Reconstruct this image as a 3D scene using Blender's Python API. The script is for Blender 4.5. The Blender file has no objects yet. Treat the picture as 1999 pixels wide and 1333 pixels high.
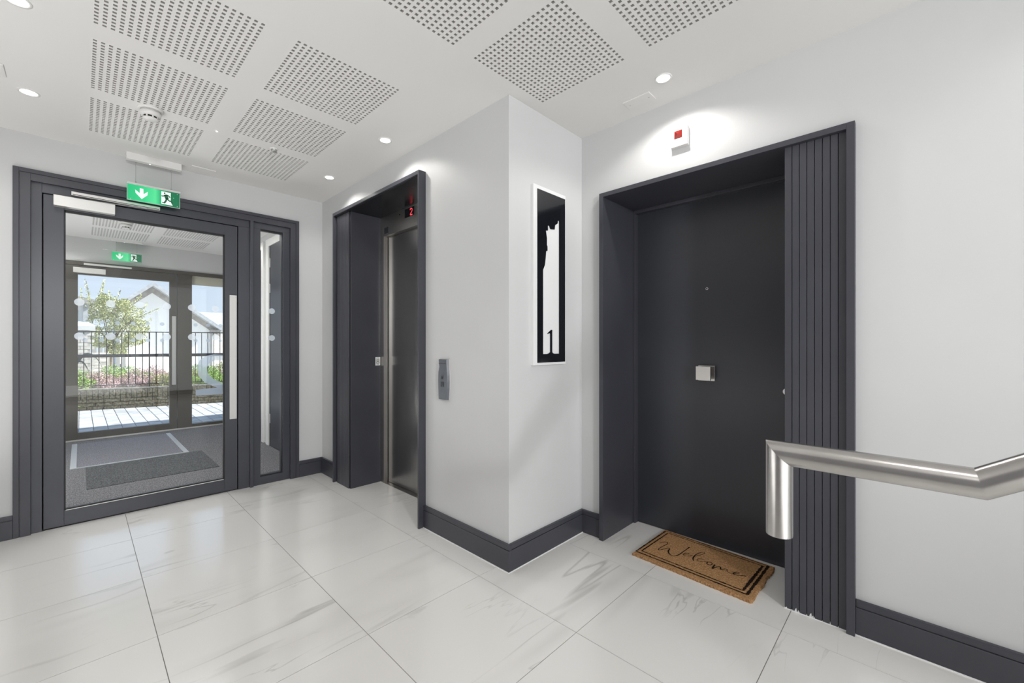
import bpy, bmesh, math, random
from mathutils import Vector, Matrix, noise

C = bpy.context.scene.collection
random.seed(7)
R = math.radians

# ------------------------------------------------------------------ camera
FPX, YAW, HOR, CXP, CAMH = 818.8, R(44.17), 670.5, 999.5, 1.185
cam = bpy.data.cameras.new('camera')
camo = bpy.data.objects.new('camera', cam)
C.objects.link(camo)
camo.location = (0, 0, CAMH)
camo.rotation_euler = (R(90), 0, YAW - R(90))
cam.sensor_width = 36
cam.lens = FPX / 1999 * 36
cam.shift_y = (HOR - 666.5) / 1999
cam.clip_start = 0.02
bpy.context.scene.camera = camo

# ------------------------------------------------------------------ world, sun, exposure
vs = bpy.context.scene.view_settings
vs.view_transform = 'Standard'
vs.look = 'None'
vs.gamma = 1
vs.exposure = 0.2
vs.use_curve_mapping = False
w = bpy.data.worlds.new('sky')
bpy.context.scene.world = w
w.use_nodes = True
nt = w.node_tree
bg = nt.nodes['Background']
tc = nt.nodes.new('ShaderNodeTexCoord')
sx = nt.nodes.new('ShaderNodeSeparateXYZ')
rp = nt.nodes.new('ShaderNodeValToRGB')
nt.links.new(tc.outputs['Generated'], sx.inputs[0])
nt.links.new(sx.outputs['Z'], rp.inputs[0])
rp.color_ramp.elements[0].position = 0.0
rp.color_ramp.elements[0].color = (0.74, 0.83, 0.96, 1)
rp.color_ramp.elements[1].position = 0.45
rp.color_ramp.elements[1].color = (0.44, 0.62, 0.94, 1)
nt.links.new(rp.outputs[0], bg.inputs[0])
bg.inputs[1].default_value = 0.95
sun = bpy.data.lights.new('sun', 'SUN')
sun.energy = 10
sun.angle = R(1)
sun.color = (1.0, 0.96, 0.9)
suno = bpy.data.objects.new('sun', sun)
C.objects.link(suno)
suno.rotation_euler = Vector((-0.80, 0.19, -0.55)).to_track_quat('-Z', 'Y').to_euler()


def area(name, loc, size, sizey, power, col=(1, 1, 1), rot=(0, 0, 0)):
    l = bpy.data.lights.new(name, 'AREA')
    l.shape = 'RECTANGLE'
    l.size = size
    l.size_y = sizey
    l.energy = power
    l.color = col
    o = bpy.data.objects.new(name, l)
    C.objects.link(o)
    o.location = loc
    o.rotation_euler = rot
    return o


area('stair_end_fill', (0.12, -4.32, 1.3), 4.0, 2.4, 48, (0.95, 0.98, 1.0), (R(90), 0, 0))  # large unseen fill added at the stair end, facing the entrance
area('hall_fill', (-0.3, -1.6, 2.44), 1.6, 2.6, 6, (1.0, 0.99, 0.975))  # added overhead fill behind the camera, no fixture there
area('hall_fill', (-0.9, 2.4, 2.44), 0.9, 2.4, 3, (1.0, 0.99, 0.975))  # second added overhead fill, left part of the hall
area('hall_up_fill', (-0.3, -1.6, 0.45), 2.0, 2.0, 29, (1.0, 0.99, 0.98), (R(180), 0, 0))  # upward fill added to brighten the hall ceiling
area('hall_up_fill', (-1.10, 2.2, 0.35), 0.8, 2.4, 25, (1.0, 0.99, 0.98), (R(180), 0, 0))  # upward fill added for the left part of the ceiling
area('lobby_fill', (0.45, 4.75, 2.46), 1.2, 0.7, 20, (1.0, 0.99, 0.98))  # added overhead fill for the lobby, no fixture there
area('lobby_up_fill', (-0.38, 5.6, 0.15), 0.4, 1.6, 26, (1.0, 0.99, 0.98), (R(180), 0, 0))  # upward fill added to lift the lobby ceiling
sl_ = bpy.data.lights.new('wall_fill_spot', 'SPOT')  # unseen spot added to brighten the walls facing the stair end
sl_.energy = 400
sl_.spot_size = R(58)
sl_.spot_blend = 1.0
sl_.shadow_soft_size = 0.16
sl_.color = (0.97, 0.985, 1.0)
slo = bpy.data.objects.new('wall_fill_spot', sl_)
C.objects.link(slo)
slo.location = (-0.52, -3.6, 2.1)
slo.rotation_euler = Vector((0.42, 1.0, -0.14)).to_track_quat('-Z', 'Y').to_euler()
SPOT_W = 5.6

# ------------------------------------------------------------------ numbers
XL, YS, XR, YD, ZC = 1.558, 1.537, 2.217, 3.958, 2.485     # wall planes, ceiling
XW, YW = -1.95, -4.4                                        # room ends behind the camera
YO = 7.36                                                   # outer door
CY, SY = math.cos(YAW), math.sin(YAW)


def ray(x, y):
    r = (x - CXP) / FPX
    return CY + SY * r, SY - CY * r, (HOR - y) / FPX


def on_z(x, y, z):
    d = ray(x, y)
    t = (z - CAMH) / d[2]
    return Vector((d[0] * t, d[1] * t, z))


def on_y(x, y, Y):
    d = ray(x, y)
    t = Y / d[1]
    return Vector((d[0] * t, Y, CAMH + d[2] * t))


def on_x(x, y, X):
    d = ray(x, y)
    t = X / d[0]
    return Vector((X, d[1] * t, CAMH + d[2] * t))


# ------------------------------------------------------------------ materials
def mat(name, col, rough=0.5, metal=0.0, spec=0.5, emit=None, es=1.0):
    m = bpy.data.materials.new(name)
    m.use_nodes = True
    b = m.node_tree.nodes['Principled BSDF']
    b.inputs['Base Color'].default_value = (*col, 1)
    b.inputs['Roughness'].default_value = rough
    b.inputs['Metallic'].default_value = metal
    b.inputs['Specular IOR Level'].default_value = spec
    if emit:
        b.inputs['Emission Color'].default_value = (*emit, 1)
        b.inputs['Emission Strength'].default_value = es
    return m


def N(m, t):
    return m.node_tree.nodes.new(t)


def L(m, a, b):
    m.node_tree.links.new(a, b)


def noise_mix(m, c1, c2, scale=5, detail=4, stretch=(1, 1, 1), lo=0.35, hi=0.65, bump=0.0, bscale=None, coord='Object', perobj=False):
    b = m.node_tree.nodes['Principled BSDF']
    tcn = N(m, 'ShaderNodeTexCoord')
    mp = N(m, 'ShaderNodeMapping')
    mp.inputs['Scale'].default_value = stretch
    L(m, tcn.outputs[coord], mp.inputs[0])
    src = mp.outputs[0]
    if perobj:
        oi = N(m, 'ShaderNodeObjectInfo')
        ad = N(m, 'ShaderNodeVectorMath')
        ad.operation = 'ADD'
        ml = N(m, 'ShaderNodeMath')
        ml.operation = 'MULTIPLY'
        ml.inputs[1].default_value = 60
        L(m, oi.outputs['Random'], ml.inputs[0])
        L(m, src, ad.inputs[0])
        L(m, ml.outputs[0], ad.inputs[1])
        src = ad.outputs[0]
    n = N(m, 'ShaderNodeTexNoise')
    n.inputs['Scale'].default_value = scale
    n.inputs['Detail'].default_value = detail
    L(m, src, n.inputs['Vector'])
    r = N(m, 'ShaderNodeValToRGB')
    r.color_ramp.elements[0].position = lo
    r.color_ramp.elements[1].position = hi
    r.color_ramp.elements[0].color = (*c1, 1)
    r.color_ramp.elements[1].color = (*c2, 1)
    L(m, n.outputs[0], r.inputs[0])
    L(m, r.outputs[0], b.inputs['Base Color'])
    if bump:
        n2 = N(m, 'ShaderNodeTexNoise')
        n2.inputs['Scale'].default_value = bscale or scale
        n2.inputs['Detail'].default_value = 5
        L(m, src, n2.inputs['Vector'])
        bp = N(m, 'ShaderNodeBump')
        bp.inputs['Strength'].default_value = bump
        bp.inputs['Distance'].default_value = 0.004
        L(m, n2.outputs[0], bp.inputs['Height'])
        L(m, bp.outputs[0], b.inputs['Normal'])
    return m


M = {}
M['wall'] = noise_mix(mat('painted wall', (0.77, 0.77, 0.765), 0.45, spec=0.35), (0.59, 0.592, 0.592), (0.605, 0.607, 0.607), 2, bump=0.03, bscale=180)
M['ceiling'] = noise_mix(mat('ceiling paint', (0.8, 0.79, 0.775), 0.8, spec=0.2), (0.79, 0.78, 0.765), (0.805, 0.795, 0.78), 1.5)
M['wallgrey'] = mat('grey painted wall', (0.30, 0.30, 0.31), 0.6)  # grey picked to cut bounce off the unseen left wall
M['felt'] = mat('grey acoustic felt', (0.40, 0.39, 0.375), 0.95, spec=0.1)
M['holeside'] = mat('board edge', (0.5, 0.49, 0.47), 0.9, spec=0.1)
M['paint'] = noise_mix(mat('anthracite paint', (0.05, 0.05, 0.058), 0.36), (0.046, 0.047, 0.058), (0.053, 0.054, 0.066), 3, bump=0.015, bscale=90)
M['paint2'] = noise_mix(mat('anthracite metal', (0.055, 0.055, 0.065), 0.33), (0.048, 0.050, 0.063), (0.055, 0.057, 0.071), 2)
M['door'] = noise_mix(mat('dark door paint', (0.03, 0.03, 0.035), 0.3), (0.032, 0.034, 0.042), (0.038, 0.040, 0.049), 2, bump=0.01, bscale=120)
M['outerframe'] = mat('brownish dark frame', (0.05, 0.043, 0.034), 0.4)  # dark frame colour with a brown cast
M['black'] = mat('black rubber', (0.008, 0.008, 0.009), 0.5)
M['grout'] = mat('grey grout', (0.22, 0.21, 0.20), 0.9)
M['white'] = mat('white plastic', (0.78, 0.77, 0.75), 0.4)
M['whitep'] = mat('white board', (0.80, 0.80, 0.80), 0.35)
M['silver'] = mat('silver anodised', (0.62, 0.61, 0.59), 0.42, metal=0.55)
M['alu'] = mat('aluminium strip', (0.72, 0.74, 0.76), 0.4, metal=0.5)
M['chrome'] = mat('satin nickel', (0.62, 0.60, 0.57), 0.28, metal=1.0)
M['blackgloss'] = mat('black acrylic', (0.008, 0.009, 0.012), 0.12)
M['blacksatin'] = mat('black satin lining', (0.010, 0.011, 0.014), 0.27)
M['grey'] = noise_mix(mat('slate grey plastic', (0.14, 0.155, 0.18), 0.35), (0.085, 0.096, 0.115), (0.10, 0.112, 0.13), 4)
M['greylight'] = mat('grey metal edge', (0.42, 0.42, 0.41), 0.35, metal=0.6)
M['red'] = mat('red lens', (0.20, 0.012, 0.008), 0.25)
M['led'] = mat('red digits', (0.3, 0.0, 0.0), 0.4, emit=(1.0, 0.045, 0.06), es=2.2)
M['lamp'] = mat('lit downlight', (1, 1, 1), 0.5, emit=(1.0, 0.98, 0.93), es=9)
M['ledwhite'] = mat('small lit led', (1, 1, 1), 0.5, emit=(1.0, 1.0, 1.0), es=3)
def frost():
    m = bpy.data.materials.new('frosted film'); m.use_nodes = True
    nt = m.node_tree; nt.nodes.remove(nt.nodes['Principled BSDF'])
    d = N(m, 'ShaderNodeBsdfDiffuse'); d.inputs[0].default_value = (0.75, 0.80, 0.86, 1)
    t = N(m, 'ShaderNodeBsdfTranslucent'); t.inputs[0].default_value = (0.80, 0.87, 0.95, 1)
    a = N(m, 'ShaderNodeMixShader'); a.inputs[0].default_value = 0.6
    L(m, d.outputs[0], a.inputs[1]); L(m, t.outputs[0], a.inputs[2])
    p = N(m, 'ShaderNodeBsdfTransparent')
    b = N(m, 'ShaderNodeMixShader'); b.inputs[0].default_value = 0.35
    L(m, a.outputs[0], b.inputs[1]); L(m, p.outputs[0], b.inputs[2])
    L(m, b.outputs[0], nt.nodes['Material Output'].inputs[0])
    return m


M['frost'] = frost()
M['green'] = mat('exit sign green', (0.0, 0.30, 0.11), 0.3, emit=(0.0, 0.55, 0.20), es=0.42)
def signgreen():
    m = mat('exit sign green', (0.0, 0.20, 0.08), 0.3)
    b = m.node_tree.nodes['Principled BSDF']
    t = N(m, 'ShaderNodeTexCoord'); x = N(m, 'ShaderNodeSeparateXYZ')
    r = N(m, 'ShaderNodeValToRGB')
    L(m, t.outputs['Generated'], x.inputs[0]); L(m, x.outputs[0], r.inputs[0])
    cr = r.color_ramp
    cr.elements[0].position = 0.0; cr.elements[0].color = (0.015, 0.40, 0.15, 1)
    cr.elements[1].position = 1.0; cr.elements[1].color = (0.0, 0.02, 0.01, 1)
    for p, c in ((0.3, (0.03, 0.52, 0.20, 1)), (0.52, (0.10, 0.66, 0.28, 1)), (0.64, (0.0, 0.25, 0.10, 1)), (0.8, (0.0, 0.05, 0.02, 1))):
        e = cr.elements.new(p); e.color = c
    L(m, r.outputs[0], b.inputs['Emission Color'])
    b.inputs['Emission Strength'].default_value = 0.85
    return m


M['green'] = signgreen()
M['greendark'] = mat('exit sign figure green', (0.0, 0.13, 0.05), 0.4)
M['signwhite'] = mat('exit sign white', (0.8, 0.85, 0.82), 0.3, emit=(0.8, 1.0, 0.9), es=0.35)
M['clear'] = mat('clear sign edge', (0.55, 0.62, 0.58), 0.2)
M['soil'] = mat('dark soil', (0.09, 0.065, 0.045), 0.9)
M['mortar'] = mat('mortar', (0.10, 0.092, 0.08), 0.9)
M['brick'] = noise_mix(mat('grey brown brick', (0.25, 0.23, 0.2), 0.85), (0.14, 0.115, 0.07), (0.36, 0.31, 0.215), 34, bump=0.4, bscale=60, perobj=True)
M['coping'] = noise_mix(mat('planter rim', (0.4, 0.37, 0.33), 0.85), (0.22, 0.20, 0.16), (0.48, 0.45, 0.40), 22)
M['palebrick'] = noise_mix(mat('pale brick', (0.72, 0.68, 0.63), 0.85), (0.68, 0.63, 0.58), (0.8, 0.77, 0.73), 11, perobj=True)
M['palemortar'] = mat('pale mortar', (0.5, 0.48, 0.45), 0.9)
M['paver'] = noise_mix(mat('grey paver', (0.6, 0.6, 0.6), 0.7), (0.36, 0.37, 0.39), (0.56, 0.57, 0.59), 2.2, bump=0.2, bscale=90, perobj=True)
M['paverjoint'] = mat('paver joint', (0.25, 0.25, 0.25), 0.9)
M['iron'] = mat('dark iron railing', (0.035, 0.03, 0.028), 0.5)
M['render'] = noise_mix(mat('pale render', (0.86, 0.86, 0.86), 0.8), (0.83, 0.83, 0.83), (0.88, 0.88, 0.88), 3)
M['gablebrick'] = noise_mix(mat('gable timber trim', (0.42, 0.40, 0.38), 0.8), (0.30, 0.285, 0.27), (0.42, 0.40, 0.38), 8)
M['roof'] = noise_mix(mat('grey roof', (0.42, 0.44, 0.47), 0.7), (0.38, 0.4, 0.43), (0.5, 0.52, 0.55), 9)
M['fence'] = mat('grey gate', (0.4, 0.4, 0.4), 0.7)
M['windowdark'] = mat('window pane', (0.3, 0.35, 0.4), 0.15)
M['cream'] = mat('cream panel', (0.62, 0.57, 0.48), 0.7)
M['trunk'] = mat('bark', (0.12, 0.09, 0.06), 0.9)
M['leaf'] = noise_mix(mat('light green leaf', (0.5, 0.55, 0.2), 0.6), (0.17, 0.20, 0.06), (0.55, 0.56, 0.28), 9, lo=0.3, hi=0.7)
M['leafgreen'] = noise_mix(mat('bright green leaf', (0.35, 0.5, 0.1), 0.6), (0.17, 0.30, 0.06), (0.42, 0.58, 0.17), 7)
M['leafpink'] = noise_mix(mat('pink flowering leaf', (0.6, 0.4, 0.45), 0.6), (0.34, 0.26, 0.2), (0.74, 0.52, 0.58), 9)
M['blade'] = mat('dark strap leaf', (0.045, 0.05, 0.04), 0.4)
M['blade2'] = mat('green strap leaf', (0.25, 0.36, 0.12), 0.5)
M['grass'] = noise_mix(mat('lawn', (0.35, 0.4, 0.2), 0.9), (0.34, 0.34, 0.30), (0.46, 0.45, 0.42), 5)
M['black ink'] = mat('black coir print', (0.018, 0.012, 0.009), 0.9, spec=0.1)
M['mark'] = mat('white lettering card', (0.75, 0.75, 0.73), 0.6)

# brushed steel
def brushed(name, col, rough, st, strength=0.06):
    m = mat(name, col, rough, metal=1.0)
    b = m.node_tree.nodes['Principled BSDF']
    tcn = N(m, 'ShaderNodeTexCoord')
    mp = N(m, 'ShaderNodeMapping')
    mp.inputs['Scale'].default_value = st
    n = N(m, 'ShaderNodeTexNoise')
    n.inputs['Scale'].default_value = 1.0
    n.inputs['Detail'].default_value = 3
    L(m, tcn.outputs['Object'], mp.inputs[0])
    L(m, mp.outputs[0], n.inputs['Vector'])
    bp = N(m, 'ShaderNodeBump')
    bp.inputs['Strength'].default_value = strength
    bp.inputs['Distance'].default_value = 0.002
    L(m, n.outputs[0], bp.inputs['Height'])
    L(m, bp.outputs[0], b.inputs['Normal'])
    mr = N(m, 'ShaderNodeMapRange')
    mr.inputs['To Min'].default_value = rough * 0.85
    mr.inputs['To Max'].default_value = rough * 1.2
    L(m, n.outputs[0], mr.inputs['Value'])
    L(m, mr.outputs[0], b.inputs['Roughness'])
    return m


M['steel'] = noise_mix(mat('brushed steel tube', (0.46, 0.445, 0.43), 0.25, metal=1.0), (0.44, 0.425, 0.41), (0.49, 0.475, 0.46), 22)
M['liftsteel'] = noise_mix(mat('brushed lift steel', (0.40, 0.39, 0.38), 0.24, metal=1.0), (0.37, 0.365, 0.36), (0.42, 0.41, 0.40), 1.0, 3, (160, 160, 2))
M['liftjamb'] = brushed('brushed lift surround', (0.50, 0.48, 0.455), 0.33, (260, 260, 3), 0.02)

# marble tile
def marble():
    m = mat('white veined marble tile', (0.78, 0.77, 0.75), 0.17, spec=0.5)
    b = m.node_tree.nodes['Principled BSDF']
    b.inputs['IOR'].default_value = 1.95
    tcn = N(m, 'ShaderNodeTexCoord')
    oi = N(m, 'ShaderNodeObjectInfo')
    ml = N(m, 'ShaderNodeMath'); ml.operation = 'MULTIPLY'; ml.inputs[1].default_value = 90
    L(m, oi.outputs['Random'], ml.inputs[0])
    ad = N(m, 'ShaderNodeVectorMath'); ad.operation = 'ADD'
    L(m, tcn.outputs['Object'], ad.inputs[0])
    L(m, ml.outputs[0], ad.inputs[1])
    def vein(rot, sc, scale, width, det=5, dist=0.6, msc=1.3, mlo=0.50, mhi=0.68):
        mp = N(m, 'ShaderNodeMapping')
        mp.inputs['Rotation'].default_value = (0, 0, rot)
        mp.inputs['Scale'].default_value = sc
        L(m, ad.outputs[0], mp.inputs[0])
        n = N(m, 'ShaderNodeTexNoise')
        n.inputs['Scale'].default_value = scale
        n.inputs['Detail'].default_value = det
        n.inputs['Distortion'].default_value = dist
        L(m, mp.outputs[0], n.inputs['Vector'])
        s = N(m, 'ShaderNodeMath'); s.operation = 'SUBTRACT'; s.inputs[1].default_value = 0.5
        L(m, n.outputs[0], s.inputs[0])
        a = N(m, 'ShaderNodeMath'); a.operation = 'ABSOLUTE'
        L(m, s.outputs[0], a.inputs[0])
        r = N(m, 'ShaderNodeMapRange')
        r.inputs['From Min'].default_value = 0
        r.inputs['From Max'].default_value = width
        r.inputs['To Min'].default_value = 1
        r.inputs['To Max'].default_value = 0
        L(m, a.outputs[0], r.inputs['Value'])
        n2 = N(m, 'ShaderNodeTexNoise')
        n2.inputs['Scale'].default_value = msc
        n2.inputs['Detail'].default_value = 2
        L(m, ad.outputs[0], n2.inputs['Vector'])
        r2 = N(m, 'ShaderNodeMapRange')
        r2.inputs['From Min'].default_value = mlo
        r2.inputs['From Max'].default_value = mhi
        L(m, n2.outputs[0], r2.inputs['Value'])
        mu = N(m, 'ShaderNodeMath'); mu.operation = 'MULTIPLY'
        L(m, r.outputs[0], mu.inputs[0])
        L(m, r2.outputs[0], mu.inputs[1])
        return mu.outputs[0]
    v1 = vein(R(38), (0.32, 1.9, 1), 1.5, 0.014, det=3.2, dist=0.3)
    v2 = vein(R(38), (0.28, 1.6, 1), 1.3, 0.06, det=2, dist=0.2, mlo=0.48, mhi=0.75)
    v3 = vein(R(20), (0.5, 2.2, 1), 2.2, 0.010, det=4, dist=0.4, mlo=0.54, mhi=0.66, msc=1.9)
    base = N(m, 'ShaderNodeTexNoise')
    base.inputs['Scale'].default_value = 1.2
    L(m, ad.outputs[0], base.inputs['Vector'])
    rb = N(m, 'ShaderNodeValToRGB')
    rb.color_ramp.elements[0].color = (0.80, 0.785, 0.76, 1)
    rb.color_ramp.elements[1].color = (0.83, 0.815, 0.79, 1)
    L(m, base.outputs[0], rb.inputs[0])
    cur = rb.outputs[0]
    for v, col, f in ((v2, (0.58, 0.565, 0.54, 1), 0.5), (v1, (0.40, 0.385, 0.36, 1), 0.6), (v3, (0.45, 0.43, 0.41, 1), 0.5)):
        mx = N(m, 'ShaderNodeMixRGB')
        mf = N(m, 'ShaderNodeMath'); mf.operation = 'MULTIPLY'; mf.inputs[1].default_value = f
        L(m, v, mf.inputs[0])
        L(m, mf.outputs[0], mx.inputs[0])
        L(m, cur, mx.inputs[1])
        mx.inputs[2].default_value = col
        cur = mx.outputs[0]
    L(m, cur, b.inputs['Base Color'])
    return m


M['tile'] = marble()

# architectural glass: see-through with a true-angle surface reflection
def glass(name='clear glass', tint=(0.975, 0.985, 0.98), f0=0.018):
    m = bpy.data.materials.new(name)
    m.use_nodes = True
    nt = m.node_tree
    nt.nodes.remove(nt.nodes['Principled BSDF'])
    out = nt.nodes['Material Output']
    t = N(m, 'ShaderNodeBsdfTransparent'); t.inputs[0].default_value = (*tint, 1)
    g = N(m, 'ShaderNodeBsdfGlossy'); g.inputs['Roughness'].default_value = 0.0
    lw = N(m, 'ShaderNodeLayerWeight'); lw.inputs[0].default_value = 0.5
    p = N(m, 'ShaderNodeMath'); p.operation = 'POWER'; p.inputs[1].default_value = 5
    L(m, lw.outputs['Facing'], p.inputs[0])
    a = N(m, 'ShaderNodeMath'); a.operation = 'MULTIPLY_ADD'; a.inputs[1].default_value = 1 - f0; a.inputs[2].default_value = f0
    L(m, p.outputs[0], a.inputs[0])
    mx = N(m, 'ShaderNodeMixShader')
    L(m, a.outputs[0], mx.inputs[0]); L(m, t.outputs[0], mx.inputs[1]); L(m, g.outputs[0], mx.inputs[2])
    L(m, mx.outputs[0], out.inputs[0])
    return m


M['glass'] = glass()

# carpet, coir
M['carpet'] = noise_mix(mat('grey speckled carpet', (0.2, 0.2, 0.21), 0.95, spec=0.1), (0.11, 0.11, 0.115), (0.255, 0.25, 0.265), 130, 4, (1, 0.6, 1), 0.42, 0.60, bump=0.7, bscale=140)
M['matcarpet'] = noise_mix(mat('blue grey mat carpet', (0.2, 0.2, 0.22), 0.95, spec=0.1), (0.15, 0.15, 0.17), (0.29, 0.29, 0.33), 140, 3, (1, 0.6, 1), 0.42, 0.60, bump=0.7, bscale=140)
M['darkpatch'] = noise_mix(mat('dark speckled patch', (0.09, 0.095, 0.10), 0.95, spec=0.1), (0.06, 0.063, 0.067), (0.14, 0.145, 0.155), 140, 3, (1, 0.6, 1), 0.42, 0.60, bump=0.7, bscale=140)
M['coir'] = noise_mix(mat('brown coir', (0.42, 0.24, 0.11), 0.95, spec=0.1), (0.30, 0.155, 0.065), (0.52, 0.31, 0.155), 130, 5, lo=0.3, hi=0.7, bump=0.8, bscale=420)

# ------------------------------------------------------------------ helpers
WLOC = {}


def finish(o, parent):
    C.objects.link(o)
    if parent is not None:
        o.parent = parent
        o.matrix_parent_inverse = Matrix.Translation(WLOC.get(parent.name, Vector((0, 0, 0)))).inverted()
    WLOC[o.name] = o.location.copy()
    return o


def obj(name, bm, m, parent=None, smooth=False, **props):
    me = bpy.data.meshes.new(name)
    bmesh.ops.recalc_face_normals(bm, faces=bm.faces)
    bm.to_mesh(me)
    bm.free()
    for k in (m if isinstance(m, (list, tuple)) else [m]):
        me.materials.append(M[k])
    if smooth:
        for p in me.polygons:
            p.use_smooth = True
    o = bpy.data.objects.new(name, me)
    finish(o, parent)
    for k, v in props.items():
        o[k] = v
    return o


def inst(src, loc, parent=None, rotz=0.0):
    """a piece that shares src's mesh, placed at loc (world)"""
    o = src.copy()
    o.location = loc
    o.rotation_euler = (0, 0, rotz)
    o.parent = None
    C.objects.link(o)
    if parent is not None:
        o.parent = parent
        o.matrix_parent_inverse = Matrix.Translation(WLOC.get(parent.name, Vector((0, 0, 0)))).inverted()
    return o


def thing(name, loc, label=None, cat=None, group=None, kind=None):
    o = bpy.data.objects.new(name, None)
    o.empty_display_size = 0.05
    C.objects.link(o)
    o.location = loc
    WLOC[o.name] = Vector(loc)
    if label: o['label'] = label
    if cat: o['category'] = cat
    if group: o['group'] = group
    if kind: o['kind'] = kind
    return o


def copy_thing(root, delta, **props):
    r = root.copy()
    C.objects.link(r)
    r.location = root.location + Vector(delta)
    for k, v in props.items():
        r[k] = v
    for ch in list(root.children):
        c = ch.copy(); C.objects.link(c); c.parent = r
        for g in list(ch.children):
            d = g.copy(); C.objects.link(d); d.parent = c
    return r


def box(bm, x0, x1, y0, y1, z0, z1, bev=0.0, seg=2, mi=0):
    x0, x1 = sorted((x0, x1)); y0, y1 = sorted((y0, y1)); z0, z1 = sorted((z0, z1))
    v = [bm.verts.new(p) for p in ((x0, y0, z0), (x1, y0, z0), (x1, y1, z0), (x0, y1, z0), (x0, y0, z1), (x1, y0, z1), (x1, y1, z1), (x0, y1, z1))]
    f = [bm.faces.new([v[i] for i in q]) for q in ((3, 2, 1, 0), (4, 5, 6, 7), (0, 1, 5, 4), (1, 2, 6, 5), (2, 3, 7, 6), (3, 0, 4, 7))]
    for q in f:
        q.material_index = mi
    if bev > 0:
        es = list({e for q in f for e in q.edges})
        bmesh.ops.bevel(bm, geom=es, offset=bev, segments=seg, affect='EDGES', profile=0.6)
    return bm


def B(*a, **k):
    bm = bmesh.new()
    box(bm, *a, **k)
    return bm


def cyl(bm, c, r, h, seg=32, axis='Z', r2=None, mi=0):
    """frustum from c along +axis, height h"""
    r2 = r if r2 is None else r2
    ax = {'X': Vector((1, 0, 0)), 'Y': Vector((0, 1, 0)), 'Z': Vector((0, 0, 1))}[axis]
    u = {'X': Vector((0, 1, 0)), 'Y': Vector((0, 0, 1)), 'Z': Vector((1, 0, 0))}[axis]
    v = ax.cross(u)
    c = Vector(c)
    a = [bm.verts.new(c + (u * math.cos(t) + v * math.sin(t)) * r) for t in [2 * math.pi * i / seg for i in range(seg)]]
    b = [bm.verts.new(c + ax * h + (u * math.cos(t) + v * math.sin(t)) * r2) for t in [2 * math.pi * i / seg for i in range(seg)]]
    fs = [bm.faces.new(a[::-1]), bm.faces.new(b)]
    for i in range(seg):
        fs.append(bm.faces.new((a[i], a[(i + 1) % seg], b[(i + 1) % seg], b[i])))
    for f in fs:
        f.material_index = mi
    return bm


def lathe(bm, c, prof, seg=40, mi=0):
    """prof: (r, z) list, axis Z"""
    rings = []
    for r, z in prof:
        if r < 1e-6:
            rings.append([bm.verts.new((c[0], c[1], c[2] + z))])
        else:
            rings.append([bm.verts.new((c[0] + r * math.cos(2 * math.pi * i / seg), c[1] + r * math.sin(2 * math.pi * i / seg), c[2] + z)) for i in range(seg)])
    for a, b in zip(rings, rings[1:]):
        for i in range(seg):
            j = (i + 1) % seg
            if len(a) == 1 and len(b) == 1:
                continue
            if len(a) == 1:
                f = bm.faces.new((a[0], b[j], b[i]))
            elif len(b) == 1:
                f = bm.faces.new((a[i], a[j], b[0]))
            else:
                f = bm.faces.new((a[i], a[j], b[j], b[i]))
            f.material_index = mi
    return bm


def prism(bm, pts, off, mi=0):
    """closed polygon (3-D points) extruded by off"""
    off = Vector(off)
    a = [bm.verts.new(p) for p in pts]
    b = [bm.verts.new(Vector(p) + off) for p in pts]
    fs = [bm.faces.new(a[::-1]), bm.faces.new(b)]
    n = len(pts)
    for i in range(n):
        fs.append(bm.faces.new((a[i], a[(i + 1) % n], b[(i + 1) % n], b[i])))
    for f in fs:
        f.material_index = mi
    return bm


def stroke(bm, pts, width, fmap, closed=False, smooth=3, mi=0):
    """flat ribbon along 2-D points, mapped to 3-D by fmap; width number or list"""
    if not isinstance(width, (list, tuple)):
        width = [width] * len(pts)
    P = [(Vector(p), wd) for p, wd in zip(pts, width)]
    for _ in range(smooth):
        Q = [P[0]] if not closed else []
        for (a, wa), (b, wb) in zip(P, P[1:] + ([P[0]] if closed else [])):
            Q.append((a * 0.75 + b * 0.25, wa * 0.75 + wb * 0.25))
            Q.append((a * 0.25 + b * 0.75, wa * 0.25 + wb * 0.75))
        if not closed:
            Q.append(P[-1])
        P = Q
    n = len(P)
    row = []
    for i, (p, wd) in enumerate(P):
        a = P[(i - 1) % n][0] if (closed or i > 0) else p
        b = P[(i + 1) % n][0] if (closed or i < n - 1) else p
        t = (b - a)
        if t.length < 1e-9:
            t = Vector((1, 0))
        t.normalize()
        nn = Vector((-t.y, t.x)) * wd / 2
        row.append((bm.verts.new(fmap(*(p + nn))), bm.verts.new(fmap(*(p - nn)))))
    for i in range(n if closed else n - 1):
        a, b = row[i], row[(i + 1) % n]
        try:
            bm.faces.new((a[0], b[0], b[1], a[1])).material_index = mi
        except ValueError:
            pass
    return bm


def disc(bm, u, v, ru, fmap, seg=28, rv=None):
    rv = rv or ru
    bm.faces.new([bm.verts.new(fmap(u + ru * math.cos(2 * math.pi * i / seg), v + rv * math.sin(2 * math.pi * i / seg))) for i in range(seg)])


def poly(bm, pts, fmap):
    bm.faces.new([bm.verts.new(fmap(*p)) for p in pts])


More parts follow.
